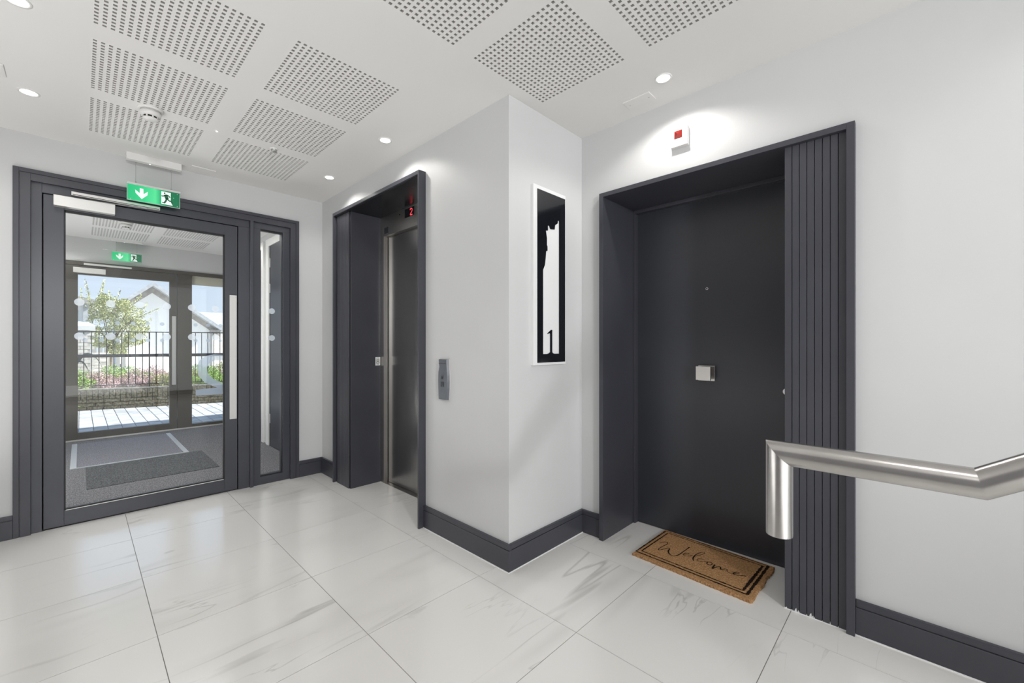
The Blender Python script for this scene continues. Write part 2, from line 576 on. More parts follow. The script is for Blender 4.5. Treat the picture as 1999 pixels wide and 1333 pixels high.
# ------------------------------------------------------------------ floor with tiles
T = 0.6
GX, GY = 0.2179, 3.416 + 0.0         # one grout crossing
floor = obj('floor', B(XW - 0.1, 2.72, YW - 0.1, 4.0, -0.09, -0.0018), 'grout', kind='structure',
            label='grey grout bed under the white veined marble floor tiles')
REG = [(XW, XL, YW, YD + 0.012), (XL, XR, YW, YS), (XR, 2.592, 0.215, 1.372), (XL, 1.845, 2.3, 3.565)]
ncell = 0
for i in range(-4, 5):
    for j in range(-2, 15):
        tx0, tx1 = GX + i * T, GX + (i + 1) * T
        ty1, ty0 = GY - (j - 1) * 0.6015, GY - j * 0.6015
        bm = bmesh.new()
        ok = False
        g = 0.0014
        for (a0, a1, b0, b1) in REG:
            x0, x1, y0, y1 = max(tx0 + g, a0), min(tx1 - g, a1), max(ty0 + g, b0), min(ty1 - g, b1)
            if x1 - x0 > 0.008 and y1 - y0 > 0.008:
                box(bm, x0, x1, y0, y1, -0.012, 0.0)
                ok = True
        if ok:
            t_o = obj('tile', bm, 'tile', floor)
            ncell += 1
        else:
            bm.free()

# ------------------------------------------------------------------ walls
bm = bmesh.new()
box(bm, XW, -0.262, YD, YD + 0.12, 0, ZC + 0.15)
box(bm, 1.328, 2.80, YD, YD + 0.12, 0, ZC + 0.15)
box(bm, -0.262, 1.328, YD, YD + 0.12, 2.242, ZC + 0.15)
wall_back = obj('wall_back', bm, 'wall', kind='structure', label='white wall around the glazed entrance door')
bm = bmesh.new()
box(bm, XL, XL + 0.30, 3.59, YD, 0, ZC)
box(bm, XL, XL + 0.25, 2.304, 3.59, 2.285, ZC)
box(bm, XL, XL + 0.12, YS, 2.304, 0, ZC)
obj('wall_lift', bm, 'wall', kind='structure', label='white wall holding the lift door')
obj('wall_return', B(XL + 0.12, XR, YS, YS + 0.12, 0, ZC), 'wall', kind='structure', label='short white wall carrying the black and white plaque')
bm = bmesh.new()
box(bm, XR, XR + 0.35, 1.376, YS + 0.12, 0, ZC)
box(bm, XR, XR + 0.30, 0.197, 1.376, 2.076, ZC)
box(bm, XR, XR + 0.35, YW, 0.197, 0, ZC)
obj('wall_right', bm, 'wall', kind='structure', label='long white wall with the dark apartment door')
obj('wall_core', B(2.70, 2.80, YW - 0.12, YD + 0.12, 0, ZC + 0.15), 'wall', kind='structure', label='wall closing the building behind the lift and apartment')
obj('wall_left', B(XW - 0.12, XW, YW - 0.12, YD + 0.12, 0, ZC + 0.15), 'wallgrey', kind='structure', label='left hall wall out of view, greyed to cut bounced light')
obj('wall_front', B(XW, XR + 0.35, YW - 0.12, YW, 0, ZC + 0.15), 'wall', kind='structure', label='white wall at the stair end of the hall')

bm = bmesh.new()
for (a_, b_, c_, d_) in ((-1.93, -1.89, 0.06, 2.48), (2.13, 2.17, 0.06, 2.48), (-1.89, 2.13, 0.06, 0.10), (-1.89, 2.13, 2.45, 2.48)):
    box(bm, a_, b_, YW, YW + 0.05, c_, d_, 0.002)
obj('fill_frame', bm, 'paint2', kind='structure', label='added frame around the fill light on the stair wall')  # frame added around the stair-end fill light
# ------------------------------------------------------------------ ceiling with perforated panels
NH, PIT, HOL = 20, 0.0250, 0.0125
SIDE = (NH - 1) * PIT + HOL          # 0.4875


def perforated(depth=0.009):
    bm = bmesh.new()
    m = 0.012
    xs = [-m]
    for k in range(NH):
        xs += [k * PIT, k * PIT + HOL]
    xs.append(SIDE + m)
    n = len(xs)
    V = [[bm.verts.new((x, y, 0)) for y in xs] for x in xs]
    VB = {}
    for a in range(n - 1):
        for b in range(n - 1):
            hole = a % 2 == 1 and b % 2 == 1
            q = (V[a][b], V[a + 1][b], V[a + 1][b + 1], V[a][b + 1])
            if not hole:
                bm.faces.new(q[::-1])
            else:
                top = [bm.verts.new((p.co.x, p.co.y, depth)) for p in q]
                for e in range(4):
                    f = bm.faces.new((q[e], q[(e + 1) % 4], top[(e + 1) % 4], top[e]))
                    f.material_index = 1
                f = bm.faces.new(top[::-1])
                f.material_index = 2
    return bm


P1 = [(0.038, 3.139), (0.652, 3.139), (0.038, 2.530), (0.652, 2.530), (0.038, 1.913), (0.652, 1.913),
      (0.645, 0.970), (1.249, 0.970), (1.249, 0.361), (0.645, 0.361), (0.038, 0.970)]
P2 = [(0.092, 6.61), (0.690, 6.61), (0.092, 6.0), (0.690, 6.0), (0.092, 5.39), (0.690, 5.39)]


def ceiling_sheet(x0, x1, y0, y1, z, panels):
    """flat board with square openings where the panels sit"""
    m = 0.012
    X = sorted({x0, x1} | {round(p[0] - m, 5) for p in panels} | {round(p[0] + SIDE + m, 5) for p in panels})
    Y = sorted({y0, y1} | {round(p[1] - m, 5) for p in panels} | {round(p[1] + SIDE + m, 5) for p in panels})
    bm = bmesh.new()
    vv = {}
    def gv(x, y):
        if (x, y) not in vv:
            vv[(x, y)] = bm.verts.new((x, y, z))
        return vv[(x, y)]
    for a, b in zip(X, X[1:]):
        for c, d in zip(Y, Y[1:]):
            mx, my = (a + b) / 2, (c + d) / 2
            if any(p[0] - m < mx < p[0] + SIDE + m and p[1] - m < my < p[1] + SIDE + m for p in panels):
                continue
            bm.faces.new((gv(a, c), gv(a, d), gv(b, d), gv(b, c)))
    box(bm, x0, x1, y0, y1, z + 0.03, z + 0.155)
    return bm


def raw(name, bm, m, **props):
    me = bpy.data.meshes.new(name)
    bm.to_mesh(me); bm.free()
    for k in (m if isinstance(m, (list, tuple)) else [m]):
        me.materials.append(M[k])
    o = bpy.data.objects.new(name, me)
    finish(o, None)
    for k, v in props.items():
        o[k] = v
    return o


ceil = raw('ceiling', ceiling_sheet(XW - 0.12, XR + 0.6, YW - 0.12, YD + 0.0, ZC, P1), 'ceiling', kind='structure', label='white plasterboard ceiling over the hall')
me = bpy.data.meshes.new('perforated_panel')
bmp = perforated()
bmp.to_mesh(me); bmp.free()
for k in ('ceiling', 'holeside', 'felt'):
    me.materials.append(M[k])
for (x, y) in P1:
    o = bpy.data.objects.new('perforated_panel', me)
    o.location = (x, y, ZC)
    finish(o, ceil)
LX0, LX1 = -0.62, 1.545
ceil2 = raw('ceiling_lobby', ceiling_sheet(LX0 - 0.1, LX1 + 0.1, YD + 0.12, YO, ZC, P2), 'ceiling', kind='structure', label='white ceiling over the carpeted lobby')
for (x, y) in P2:
    o = bpy.data.objects.new('perforated_panel', me)
    o.location = (x, y, ZC)
    finish(o, ceil2)

# ------------------------------------------------------------------ skirting boards
def skirt_x(bm, x, y0, y1, d):
    """board on a wall of constant x, facing d (-1 = faces -x)"""
    box(bm, x, x + d * 0.018, y0, y1, 0, 0.1115, 0.0012, 1)
    box(bm, x, x + d * 0.012, y0, y1, 0.1115, 0.1150)
    box(bm, x, x + d * 0.018, y0, y1, 0.1150, 0.141, 0.003, 2)


def skirt_y(bm, y, x0, x1, d=-1):
    box(bm, x0, x1, y, y + d * 0.018, 0, 0.1115, 0.0012, 1)
    box(bm, x0, x1, y, y + d * 0.012, 0.1115, 0.1150)
    box(bm, x0, x1, y, y + d * 0.018, 0.1150, 0.141, 0.003, 2)


bm = bmesh.new(); skirt_y(bm, YD, XW, -0.286); skirt_y(bm, YD, 1.352, XL - 0.018)
obj('baseboard_back', bm, 'paint', kind='structure', label='anthracite skirting board under the entrance wall')
bm = bmesh.new(); skirt_x(bm, XL, 3.606, YD, -1); skirt_x(bm, XL, YS - 0.018, 2.294, -1)
obj('baseboard_lift', bm, 'paint', kind='structure', label='anthracite skirting board along the lift wall')
bm = bmesh.new(); skirt_y(bm, YS, XL, XR - 0.018)
obj('baseboard_return', bm, 'paint', kind='structure', label='anthracite skirting board below the plaque')
bm = bmesh.new(); skirt_x(bm, XR, 1.386, YS, -1); skirt_x(bm, XR, YW, 0.187, -1)
obj('baseboard_right', bm, 'paint', kind='structure', label='anthracite skirting board beside the apartment door')
# pale sealant beads at the skirting foot
bm = bmesh.new()
box(bm, XL - 0.021, XL - 0.018, YS - 0.018, 2.294, 0, 0.0035)
box(bm, XL - 0.021, XR - 0.018, YS - 0.021, YS - 0.018, 0, 0.0035)
box(bm, XR - 0.021, XR - 0.018, YW, 0.187, 0, 0.0035)
obj('trim_1', bm, 'whitep', kind='structure', label='thin white sealant line at the foot of the skirting')

# ------------------------------------------------------------------ entrance door (door_1)
d1 = thing('door_1', (0.53, YD, 0), 'anthracite glazed entrance door with a narrow side light', kind='structure')
F = YD  # wall face
bm = bmesh.new()   # architrave
def arch(bm, X0, X1, ZT, wd):
    th = 0.016
    for (a, b, dz) in ((0, 0.025, 1), (0.028, wd, 1)):
        pass
    # outer strip, groove, inner flat; left, right, head
    for (o0, o1, t_) in ((0, 0.025, th), (0.025, 0.028, th - 0.006), (0.028, wd, th)):
        box(bm, X0 + o0, X0 + o1, F - t_, F, 0, ZT - o0, 0.001 if t_ == th else 0, 1)
        box(bm, X1 - o1, X1 - o0, F - t_, F, 0, ZT - o0, 0.001 if t_ == th else 0, 1)
        box(bm, X0 + o1 - 0.0005, X1 - o1 + 0.0005, F - t_, F, ZT - o1, ZT - o0, 0.001 if t_ == th else 0, 1)
arch(bm, -0.286, 1.352, 2.266, 0.072)
obj('architrave', bm, 'paint', d1)
yf = F + 0.008
bm = bmesh.new()
fb = 0.0012
box(bm, -0.262, -0.168, yf, yf + 0.09, 0, 2.242, fb)
box(bm, -0.168, 0.972, yf, yf + 0.09, 2.138, 2.242, fb)
box(bm, 0.894, 0.974, yf, yf + 0.09, 0, 2.138, fb)
box(bm, 0.996, 1.328, yf, yf + 0.09, 2.146, 2.242, fb)
box(bm, 0.996, 1.053, yf, yf + 0.09, 0, 2.146, fb)
box(bm, 1.226, 1.328, yf, yf + 0.09, 0, 2.146, fb)
box(bm, 0.974, 0.996, yf, yf + 0.09, 2.138, 2.242)
box(bm, 1.053, 1.226, yf, yf + 0.09, 0, 0.066, fb)
obj('door_frame', bm, 'paint2', d1)
obj('cover_strip', B(0.9735, 0.9965, yf - 0.026, yf + 0.09, 0.0, 2.197, 0.003), 'paint2', d1)
bm = bmesh.new()
box(bm, -0.170, -0.150, yf + 0.070, yf + 0.085, 0, 2.142)
box(bm, 0.880, 0.896, yf + 0.070, yf + 0.085, 0, 2.142)
box(bm, -0.170, 0.896, yf + 0.070, yf + 0.085, 2.120, 2.142)
box(bm, -0.170, 0.896, yf + 0.070, yf + 0.085, 0, 0.03)
obj('door_seal', bm, 'black', d1)
# side light pane
sp = obj('side_pane', B(1.046, 1.233, yf + 0.040, yf + 0.048, 0.060, 2.152), 'glass', d1, label='narrow side light glass')
bm = bmesh.new()
for (a, b, c, d) in ((1.053, 1.057, 0.066, 2.146), (1.2215, 1.226, 0.066, 2.146), (1.057, 1.222, 0.066, 0.071), (1.057, 1.222, 2.139, 2.146)):
    box(bm, a, b, yf + 0.012, yf + 0.038, c, d)
obj('gasket', bm, 'black', d1)
# leaf
leaf = thing('door_leaf', (0.36, yf + 0.014, 0.0))
leaf.parent = d1
leaf.matrix_parent_inverse = Matrix.Translation(WLOC['door_1']).inverted()
yl = yf + 0.008
bm = bmesh.new()
box(bm, -0.163, -0.073, yl, yl + 0.06, 0.006, 2.133, 0.0015)
box(bm, 0.804, 0.889, yl, yl + 0.06, 0.006, 2.133, 0.0015)
box(bm, -0.073, 0.804, yl, yl + 0.06, 0.006, 0.104, 0.0015)
box(bm, -0.073, 0.804, yl, yl + 0.06, 2.052, 2.133, 0.0015)
box(bm, -0.113, -0.1115, yl - 0.0008, yl + 0.01, 0.006, 2.133)
obj('leaf_frame', bm, 'paint2', leaf)
obj('door_pane', B(-0.079, 0.810, yl + 0.024, yl + 0.032, 0.098, 2.058), 'glass', leaf, label='large clear glass of the entrance door')
bm = bmesh.new()
for (a, b, c, d) in ((-0.0745, -0.066, 0.104, 2.053), (0.7935, 0.8055, 0.104, 2.053), (-0.07, 0.80, 0.103, 0.112), (-0.07, 0.80, 2.038, 2.053)):
    box(bm, a, b, yl + 0.006, yl + 0.022, c, d)
obj('gasket', bm, 'black', leaf)
obj('glazing_bead', B(-0.066, 0.797, yl - 0.001, yl + 0.004, 0.101, 0.1055, 0.0015), 'silver', leaf, label='thin bright bead under the glass')
# pull plate
hp = obj('push_plate', B(0.8355, 0.8845, yl - 0.004, yl, 0.577, 1.574, 0.0012), 'silver', leaf, label='long satin steel push plate')
bm = bmesh.new()
for z in (0.59, 0.84, 1.08, 1.32, 1.56):
    for x in (0.842, 0.878):
        cyl(bm, (x, yl - 0.0048, z), 0.0022, 0.001, 10, 'Y')
obj('screw', bm, 'greylight', leaf, kind='stuff')
# closer
cb = obj('door_closer', B(-0.118, 0.166, yl - 0.055, yl, 2.062, 2.128, 0.002), 'silver', leaf, label='silver overhead door closer box')
obj('closer_track', B(-0.040, 0.402, yf - 0.034, yf + 0.0, 2.146, 2.170, 0.0015), 'silver', d1, label='silver closer guide rail')
obj('track_groove', B(-0.034, 0.396, yf - 0.0345, yf - 0.02, 2.1495, 2.1535), 'black', d1)
bm = bmesh.new()
prism(bm, [Vector((-0.01, yf - 0.02, 2.132)), Vector((0.012, yf - 0.02, 2.132)), Vector((0.33, yf - 0.02, 2.142)), Vector((0.33, yf - 0.02, 2.146))], (0, 0.006, 0))
obj('closer_arm', bm, 'greylight', d1)
# manifestation dots on the inner door
fm = lambda u, v: Vector((u, yl + 0.0235, v))
for z in (1.460, 1.234):
    for k in range(6):
        bm = bmesh.new(); disc(bm, -0.004 + k * 0.150, z, 0.0245, fm)
        obj('frosted_dot', bm, 'frost', leaf)
fm2 = lambda u, v: Vector((u, yf + 0.0395, v))
for z in (1.464, 1.233):
    bm = bmesh.new(); disc(bm, 1.151, z, 0.0245, fm2)
    obj('frosted_dot', bm, 'frost', d1)

# ------------------------------------------------------------------ lift (door_2)
XF = 1.505
d2 = thing('door_2', (XF, 2.95, 0), 'lift entrance with anthracite surround and brushed steel door', kind='structure')
bm = bmesh.new()
box(bm, XF, 1.802, 2.292, 2.306, 0, 2.296, 0.0015)
box(bm, XF, 1.60, 3.590, 3.604, 0, 2.296, 0.0015)
box(bm, XF, 1.802, 2.306, 3.590, 2.270, 2.296, 0.0015)
obj('surround', bm, 'paint', d2)
obj('soffit', B(XF + 0.012, 1.802, 2.306, 3.590, 2.262, 2.270), 'blacksatin', d2, label='glossy black underside of the lift head')
obj('slat_backing', B(1.536, 1.60, 3.33, 3.590, 0, 2.262), 'black', d2)
SW = 0.0275
me_s = None
for k in range(8):
    y0 = 3.346 + k * SW
    s = obj('slat', B(1.5275, 1.5385, y0 + (0 if k == 0 else 0.0012), y0 + SW - 0.0012, 0, 2.262, 0.0015), 'paint', d2)
obj('jamb_lining', B(1.538, 1.802, 3.325, 3.346, 0, 2.262, 0.0012), 'paint', d2)
obj('steel_jamb', B(1.802, 1.86, 3.272, 3.345, 0.0, 2.262, 0.001), 'liftjamb', d2, label='narrow brushed steel jamb')
bm = bmesh.new()
box(bm, 1.802, 1.86, 2.306, 3.272, 2.096, 2.262, 0.001)
obj('steel_header', bm, 'liftjamb', d2, label='brushed steel header')
obj('panel_gap', B(1.846, 1.850, 3.250, 3.275, 0.004, 2.1), 'black', d2)
obj('lift_panel', B(1.842, 1.862, 2.306, 3.262, 0.004, 2.094, 0.001), 'liftsteel', d2, label='brushed steel sliding panel')
obj('sill', B(1.80, 1.90, 2.306, 3.345, -0.012, 0.0012), 'liftjamb', d2)
obj('display_window', B(1.7995, 1.803, 2.807, 2.938, 2.182, 2.250), 'blackgloss', d2, label='black floor indicator window')
fm = lambda u, v: Vector((1.7988, 2.862 - u * 0.035, 2.190 + v * 0.050))
bm = bmesh.new()
stroke(bm, [(0.08, 0.78), (0.2, 0.98), (0.75, 1.0), (0.95, 0.75), (0.8, 0.5), (0.3, 0.28), (0.06, 0.02), (0.5, 0.0), (1.0, 0.02)], 0.13, fm, smooth=2)
obj('floor_digit', bm, 'led', d2, label='red digit 2')
bm = bmesh.new(); cyl(bm, (1.7995, 3.017, 2.228), 0.006, 0.003, 16, 'X')
obj('header_screw', bm, 'black', d2)
obj('small_plate', B(1.8, 1.803, 3.20, 3.262, 2.115, 2.165), 'door', d2)
# little label card with the figure 8 on the jamb lining
lc = obj('label_card', B(1.752, 1.797, 3.3235, 3.325, 0.998, 1.069), 'mark', d2, label='small white card marked 8')
fm = lambda u, v: Vector((1.774 + u, 3.3228, 1.033 + v))
bm = bmesh.new()
stroke(bm, [(-0.013, -0.029), (-0.013, 0.029), (0.013, 0.029), (0.013, -0.029)], 0.0022, fm, closed=True, smooth=1)
for cz, r_ in ((0.009, 0.0075), (-0.009, 0.009)):
    stroke(bm, [(r_ * math.cos(t), cz + r_ * math.sin(t)) for t in [k * math.pi / 6 for k in range(12)]], 0.003, fm, closed=True, smooth=1)
obj('card_print', bm, 'black', d2)

# ------------------------------------------------------------------ apartment door (door_3)
X3 = 2.180
d3 = thing('door_3', (X3, 0.79, 0), 'dark apartment door set in a deep anthracite surround', kind='structure')
bm = bmesh.new()
box(bm, X3, 2.592, 1.359, 1.386, 0, 2.087, 0.0015)
box(bm, X3, 2.30, 0.187, 0.215, 0, 2.087, 0.0015)
box(bm, X3, 2.592, 0.215, 1.359, 2.062, 2.087, 0.0015)
obj('surround', bm, 'paint', d3)
obj('slat_backing', B(2.214, 2.30, 0.215, 0.431, 0, 2.062), 'black', d3)
for k in range(8):
    y1 = 0.434 - k * 0.02735
    obj('slat', B(2.203, 2.215, y1 - 0.02735 + 0.0012, y1 - (0 if k == 0 else 0.0012), 0.0, 2.062, 0.0015), 'paint', d3)
obj('jamb_lining', B(2.215, 2.60, 0.431, 0.4345, 0, 2.062), 'paint', d3)
bm = bmesh.new()
box(bm, 2.550, 2.592, 1.345, 1.359, 0, 2.062, 0.002)
box(bm, 2.550, 2.592, 0.4345, 1.345, 2.040, 2.062, 0.002)
box(bm, 2.550, 2.592, 0.4345, 0.449, 0, 2.040, 0.002)
obj('door_stop', bm, 'paint', d3)
ld = obj('door_leaf', B(2.588, 2.635, 0.437, 1.372, 0.004, 2.056, 0.001), 'door', d3, label='plain near black door leaf')
obj('back_lining', B(2.636, 2.66, 0.40, 1.40, 0, 2.1), 'black', d3)
bm = bmesh.new()
cyl(bm, (2.588, 0.903, 1.510), 0.0075, -0.003, 20, 'X')
obj('peephole', bm, 'chrome', ld, smooth=False, label='small round peephole')
bm = bmesh.new(); cyl(bm, (2.5849, 0.903, 1.510), 0.0045, -0.0004, 16, 'X')
obj('peephole_lens', bm, 'blackgloss', ld)
bm = bmesh.new()
box(bm, 2.5805, 2.588, 0.8570, 0.9510, 0.965, 1.054, 0.0012)
obj('knob_plate', bm, 'chrome', ld, label='square satin rose')
bm = bmesh.new()
cyl(bm, (2.5805, 0.905, 1.010), 0.011, -0.040, 20, 'X')
box(bm, 2.527, 2.541, 0.863, 0.946, 0.9715, 1.0505, 0.0015)
obj('knob', bm, 'chrome', ld, label='square satin nickel centre knob')
bm = bmesh.new()
cyl(bm, (2.588, 0.500, 0.932), 0.017, -0.008, 28, 'X')
cyl(bm, (2.580, 0.500, 0.932), 0.012, -0.006, 24, 'X')
obj('lock_cylinder', bm, 'chrome', ld, label='round lock cylinder at the door edge')

bm = bmesh.new()
for k in range(9):
    y1 = 0.434 - k * 0.02735
    prism(bm, [Vector((2.2025, y1 - 0.002, 0)), Vector((2.2025, y1 + 0.002, 0)), Vector((2.2025, y1 + random.uniform(-0.0005, 0.001), random.uniform(0.006, 0.016)))], (-0.0008, 0, 0))
for y0, hh, ww in ((0.392, 0.018, 0.008), (0.383, 0.012, 0.005), (0.338, 0.020, 0.010), (0.330, 0.012, 0.006), (0.428, 0.008, 0.008)):
    prism(bm, [Vector((2.2025, y0 - ww / 2, 0.001)), Vector((2.2025, y0 + ww / 2, 0.003)), Vector((2.2025, y0 + ww / 5, hh * 0.7)), Vector((2.2025, y0 - ww / 4, hh))], (-0.0004, 0, 0))
box(bm, 2.200, 2.203, 0.215, 0.434, 0, 0.002)
obj('chipped_filler', bm, 'whitep', d3, kind='stuff', label='white filler chips along the foot of the slats')

# ------------------------------------------------------------------ door mat
MC = [Vector((2.154, 1.152)), Vector((2.567, 1.149)), Vector((2.536, 0.543)), Vector((2.125, 0.550))]   # near-left, far-left, far-right, near-right
def mat_uv(u, v):   # u along length (left to right), v from near to far
    return (MC[0] * (1 - u) + MC[3] * u) * (1 - v) + (MC[1] * (1 - u) + MC[2] * u) * v


dm = thing('doormat', (2.345, 0.85, 0), 'brown coir doormat reading Welcome in front of the apartment door', 'doormat')
bm = bmesh.new()
NU, NV = 150, 100
rows = []
for a in range(NU + 1):
    r_ = []
    for b in range(NV + 1):
        u, v = a / NU, b / NV
        p = mat_uv(u, v)
        edge = min(a, NU - a, b, NV - b)
        z = 0.0145 + (random.random() - 0.5) * 0.0022
        if edge == 0:
            p = p + Vector((random.uniform(-1, 1), random.uniform(-1, 1))) * 0.0022
            z = 0.012
            if a == NU:
                p.y -= 0.003 * random.random() + 0.0025 * math.sin(v * 17)
        r_.append(bm.verts.new((p.x, p.y, z)))
    rows.append(r_)
for a in range(NU):
    for b in range(NV):
        bm.faces.new((rows[a][b], rows[a + 1][b], rows[a + 1][b + 1], rows[a][b + 1]))
per = [rows[a][0] for a in range(NU)] + [rows[NU][b] for b in range(NV)] + [rows[a][NV] for a in range(NU, 0, -1)] + [rows[0][b] for b in range(NV, 0, -1)]
low = [bm.verts.new((v.co.x, v.co.y, 0.0005)) for v in per]
for k in range(len(per)):
    bm.faces.new((per[k], per[(k + 1) % len(per)], low[(k + 1) % len(per)], low[k]))
bm.faces.new(low)
obj('coir_pile', bm, 'coir', dm)
fmz = lambda x, y: on_z(x, y, 0.0160)
def ink(bm, pts, wpx, jit=0.35, closed=False):
    Q = []
    for (a, b) in zip(pts, pts[1:] + ([pts[0]] if closed else [])):
        n = max(1, int(math.dist(a, b) / 2.2))
        for k in range(n):
            t = k / n
            Q.append((a[0] + (b[0] - a[0]) * t + random.uniform(-jit, jit) * 0.5, a[1] + (b[1] - a[1]) * t + random.uniform(-jit, jit) * 0.5))
    if not closed:
        Q.append(pts[-1])
    stroke(bm, Q, wpx, fmz, closed=closed, smooth=0)
bm = bmesh.new()
fs_ = lambda x, y: Vector((x, y, 0.0162))
def wline(p, q, wd):
    a, b = on_z(*p, 0.0160), on_z(*q, 0.0160)
    n = 60
    pts = [(a.x + (b.x - a.x) * k / n, a.y + (b.y - a.y) * k / n) for k in range(n + 1)]
    ws = [wd * random.uniform(0.55, 1.25) for _ in pts]
    stroke(bm, pts, ws, fs_, smooth=0)
o_ = [(1241.6, 1075.6), (1300, 1036.4), (1500, 1104.6), (1458.4, 1160.4)]
i_ = [(1252.8, 1074.8), (1304, 1040.4), (1488.8, 1104.6), (1450.4, 1152.4)]
for q, ws in ((o_, (0.0085, 0.006, 0.014, 0.009)), (i_, (0.0075, 0.0055, 0.014, 0.0075))):
    for k in range(4):
        wline(q[k], q[(k + 1) % 4], ws[k])
obj('border_print', bm, 'black ink', dm)
A1 = lambda L_: [(1280 + x * 0.06, 1050 + y * 0.06) for x, y in L_]
A2 = lambda L_: [(1340 + x * 0.06, 1070 + y * 0.06) for x, y in L_]
bm = bmesh.new()
def wstroke(pts, wm):
    P3 = [on_z(p[0], p[1], 0.0162) for p in pts]
    stroke(bm, [(p.x, p.y) for p in P3], wm, fs_, smooth=3)
wstroke(A1([(140, 145), (320, 125), (410, 150), (380, 195), (230, 270), (70, 360), (110, 395), (280, 355), (400, 325), (480, 350), (415, 390), (410, 460), (450, 530), (540, 580), (650, 585), (760, 540), (890, 450), (1000, 370), (1100, 300)]),
        [0.003, 0.004, 0.004, 0.004, 0.004, 0.004, 0.004, 0.004, 0.004, 0.005, 0.007, 0.008, 0.006, 0.004, 0.005, 0.006, 0.005, 0.005, 0.007])
wstroke(A1([(890, 525), (1000, 530), (1110, 520), (1040, 485), (930, 500), (880, 545), (950, 575), (1080, 585), (1200, 565)]), 0.0035)
wstroke(A1([(1330, 575), (1480, 550), (1600, 500), (1590, 460), (1480, 465), (1340, 515), (1240, 600), (1205, 680), (1235, 740)]), [0.003, 0.003, 0.003, 0.003, 0.004, 0.005, 0.007, 0.007, 0.005])
wstroke(A1([(1600, 725), (1540, 690), (1440, 670), (1340, 690), (1350, 740), (1460, 755), (1600, 770), (1700, 775)]), 0.003)
wstroke(A1([(1700, 775), (1650, 820), (1710, 870), (1820, 870), (1850, 830), (1790, 780), (1700, 775)]), 0.0045)
wstroke(A2([(930, 530), (880, 590), (820, 670), (940, 620), (1060, 590), (1120, 610), (1100, 690), (1180, 690), (1260, 660), (1330, 690), (1310, 740), (1400, 795)]), [0.007, 0.007, 0.007, 0.005, 0.004, 0.006, 0.007, 0.004, 0.004, 0.004, 0.003, 0.003])
wstroke(A2([(1400, 805), (1540, 815), (1690, 820), (1730, 795), (1640, 770), (1540, 785), (1520, 840), (1640, 870), (1780, 885), (1940, 905)]), [0.003, 0.004, 0.004, 0.004, 0.004, 0.005, 0.005, 0.005, 0.004, 0.005])
obj('welcome_lettering', bm, 'black ink', dm, label='black handwritten word Welcome')

# ------------------------------------------------------------------ handrail
hr = thing('handrail', (0.886, -1.11, 0), 'brushed stainless tube handrail with a turned-down end, in the foreground', 'handrail')
TR = 0.0212
HX = 0.886
pA, pB, pC = Vector((HX, 0.183, 0.8405)), Vector((HX, 0.183, 0.987)), Vector((HX, -0.062, 0.987))
sl = R(33)
pD = pC + Vector((0, -math.cos(sl), math.sin(sl))) * 1.42


def tube_mitre(bm, pts, r, seg=128, side=Vector((1, 0, 0))):
    """tube in the plane perpendicular to side with sharp mitred corners"""
    rings = []
    n = len(pts)
    for i, p in enumerate(pts):
        din = (pts[i] - pts[i - 1]).normalized() if i else (pts[1] - pts[0]).normalized()
        dout = (pts[i + 1] - pts[i]).normalized() if i < n - 1 else din
        nin = side.cross(din)
        bis = (din + dout).normalized()
        nb = side.cross(bis)
        k = 1.0 / max(0.2, nb.dot(nin))
        rings.append([p + side * (r * math.cos(t)) + nb * (k * r * math.sin(t)) for t in [2 * math.pi * j / seg for j in range(seg)]])
    prev = None
    # duplicate rings at the corners so shading stays sharp there
    for a, b in zip(rings, rings[1:]):
        va = [bm.verts.new(q) for q in a]
        vb = [bm.verts.new(q) for q in b]
        for j in range(seg):
            bm.faces.new((va[j], va[(j + 1) % seg], vb[(j + 1) % seg], vb[j]))
    return rings


bm = bmesh.new(); tube_mitre(bm, [pA, pB, pC, pD], TR)
rail = obj('rail_tube', bm, 'steel', hr)
bm = bmesh.new(); cyl(bm, (HX, 0.183, 0.8385), TR - 0.0003, 0.003, 48)
obj('end_cap', bm, 'steel', hr)
bm = bmesh.new()
pm = pC + Vector((0, -math.cos(sl), math.sin(sl))) * 1.25
cyl(bm, (HX, pm.y, 0.0), 0.0205, pm.z - 0.006, 40)
obj('post', bm, 'steel', hr)
bm = bmesh.new(); cyl(bm, (HX, pm.y, 0.0), 0.045, 0.006, 40)
obj('post_flange', bm, 'steel', hr)

# ------------------------------------------------------------------ plaque
pq = thing('wall_plaque', (1.877, YS - 0.006, 1.07), 'tall black and white castle plaque with numeral 1 on the short wall', 'sign')
obj('backing_board', B(1.733, 2.024, YS - 0.018, YS, 1.064, 2.066, 0.001), 'whitep', pq)
bm = bmesh.new()
out = [(1.764, 1.078), (2.015, 1.078), (2.015, 2.044), (1.764, 2.044)]
inn = [(1.811, 1.126), (1.811, 1.598), (1.827, 1.629), (1.834, 1.668), (1.838, 1.708), (1.850, 1.712), (1.850, 1.736), (1.845, 1.744), (1.845, 1.782), (1.836, 1.824), (1.854, 1.828),
       (1.854, 1.857), (1.866, 1.857), (1.877, 1.840), (1.915, 1.845), (1.920, 1.872), (1.934, 1.880), (1.944, 1.887), (1.946, 1.906), (1.958, 1.902), (1.958, 1.126),
       (1.915, 1.126), (1.901, 1.129), (1.893, 1.136), (1.893, 1.264), (1.884, 1.264), (1.852, 1.244), (1.852, 1.240), (1.870, 1.245), (1.875, 1.240), (1.875, 1.136), (1.862, 1.129), (1.848, 1.126)]
yq = YS - 0.0215
es = []
for loop in (out, inn):
    vs_ = [bm.verts.new((x, yq, z)) for x, z in loop]
    es += [bm.edges.new((vs_[k], vs_[(k + 1) % len(vs_)])) for k in range(len(vs_))]
bmesh.ops.triangle_fill(bm, use_beauty=True, use_dissolve=False, edges=es)
r_ = bmesh.ops.extrude_face_region(bm, geom=bm.faces[:])
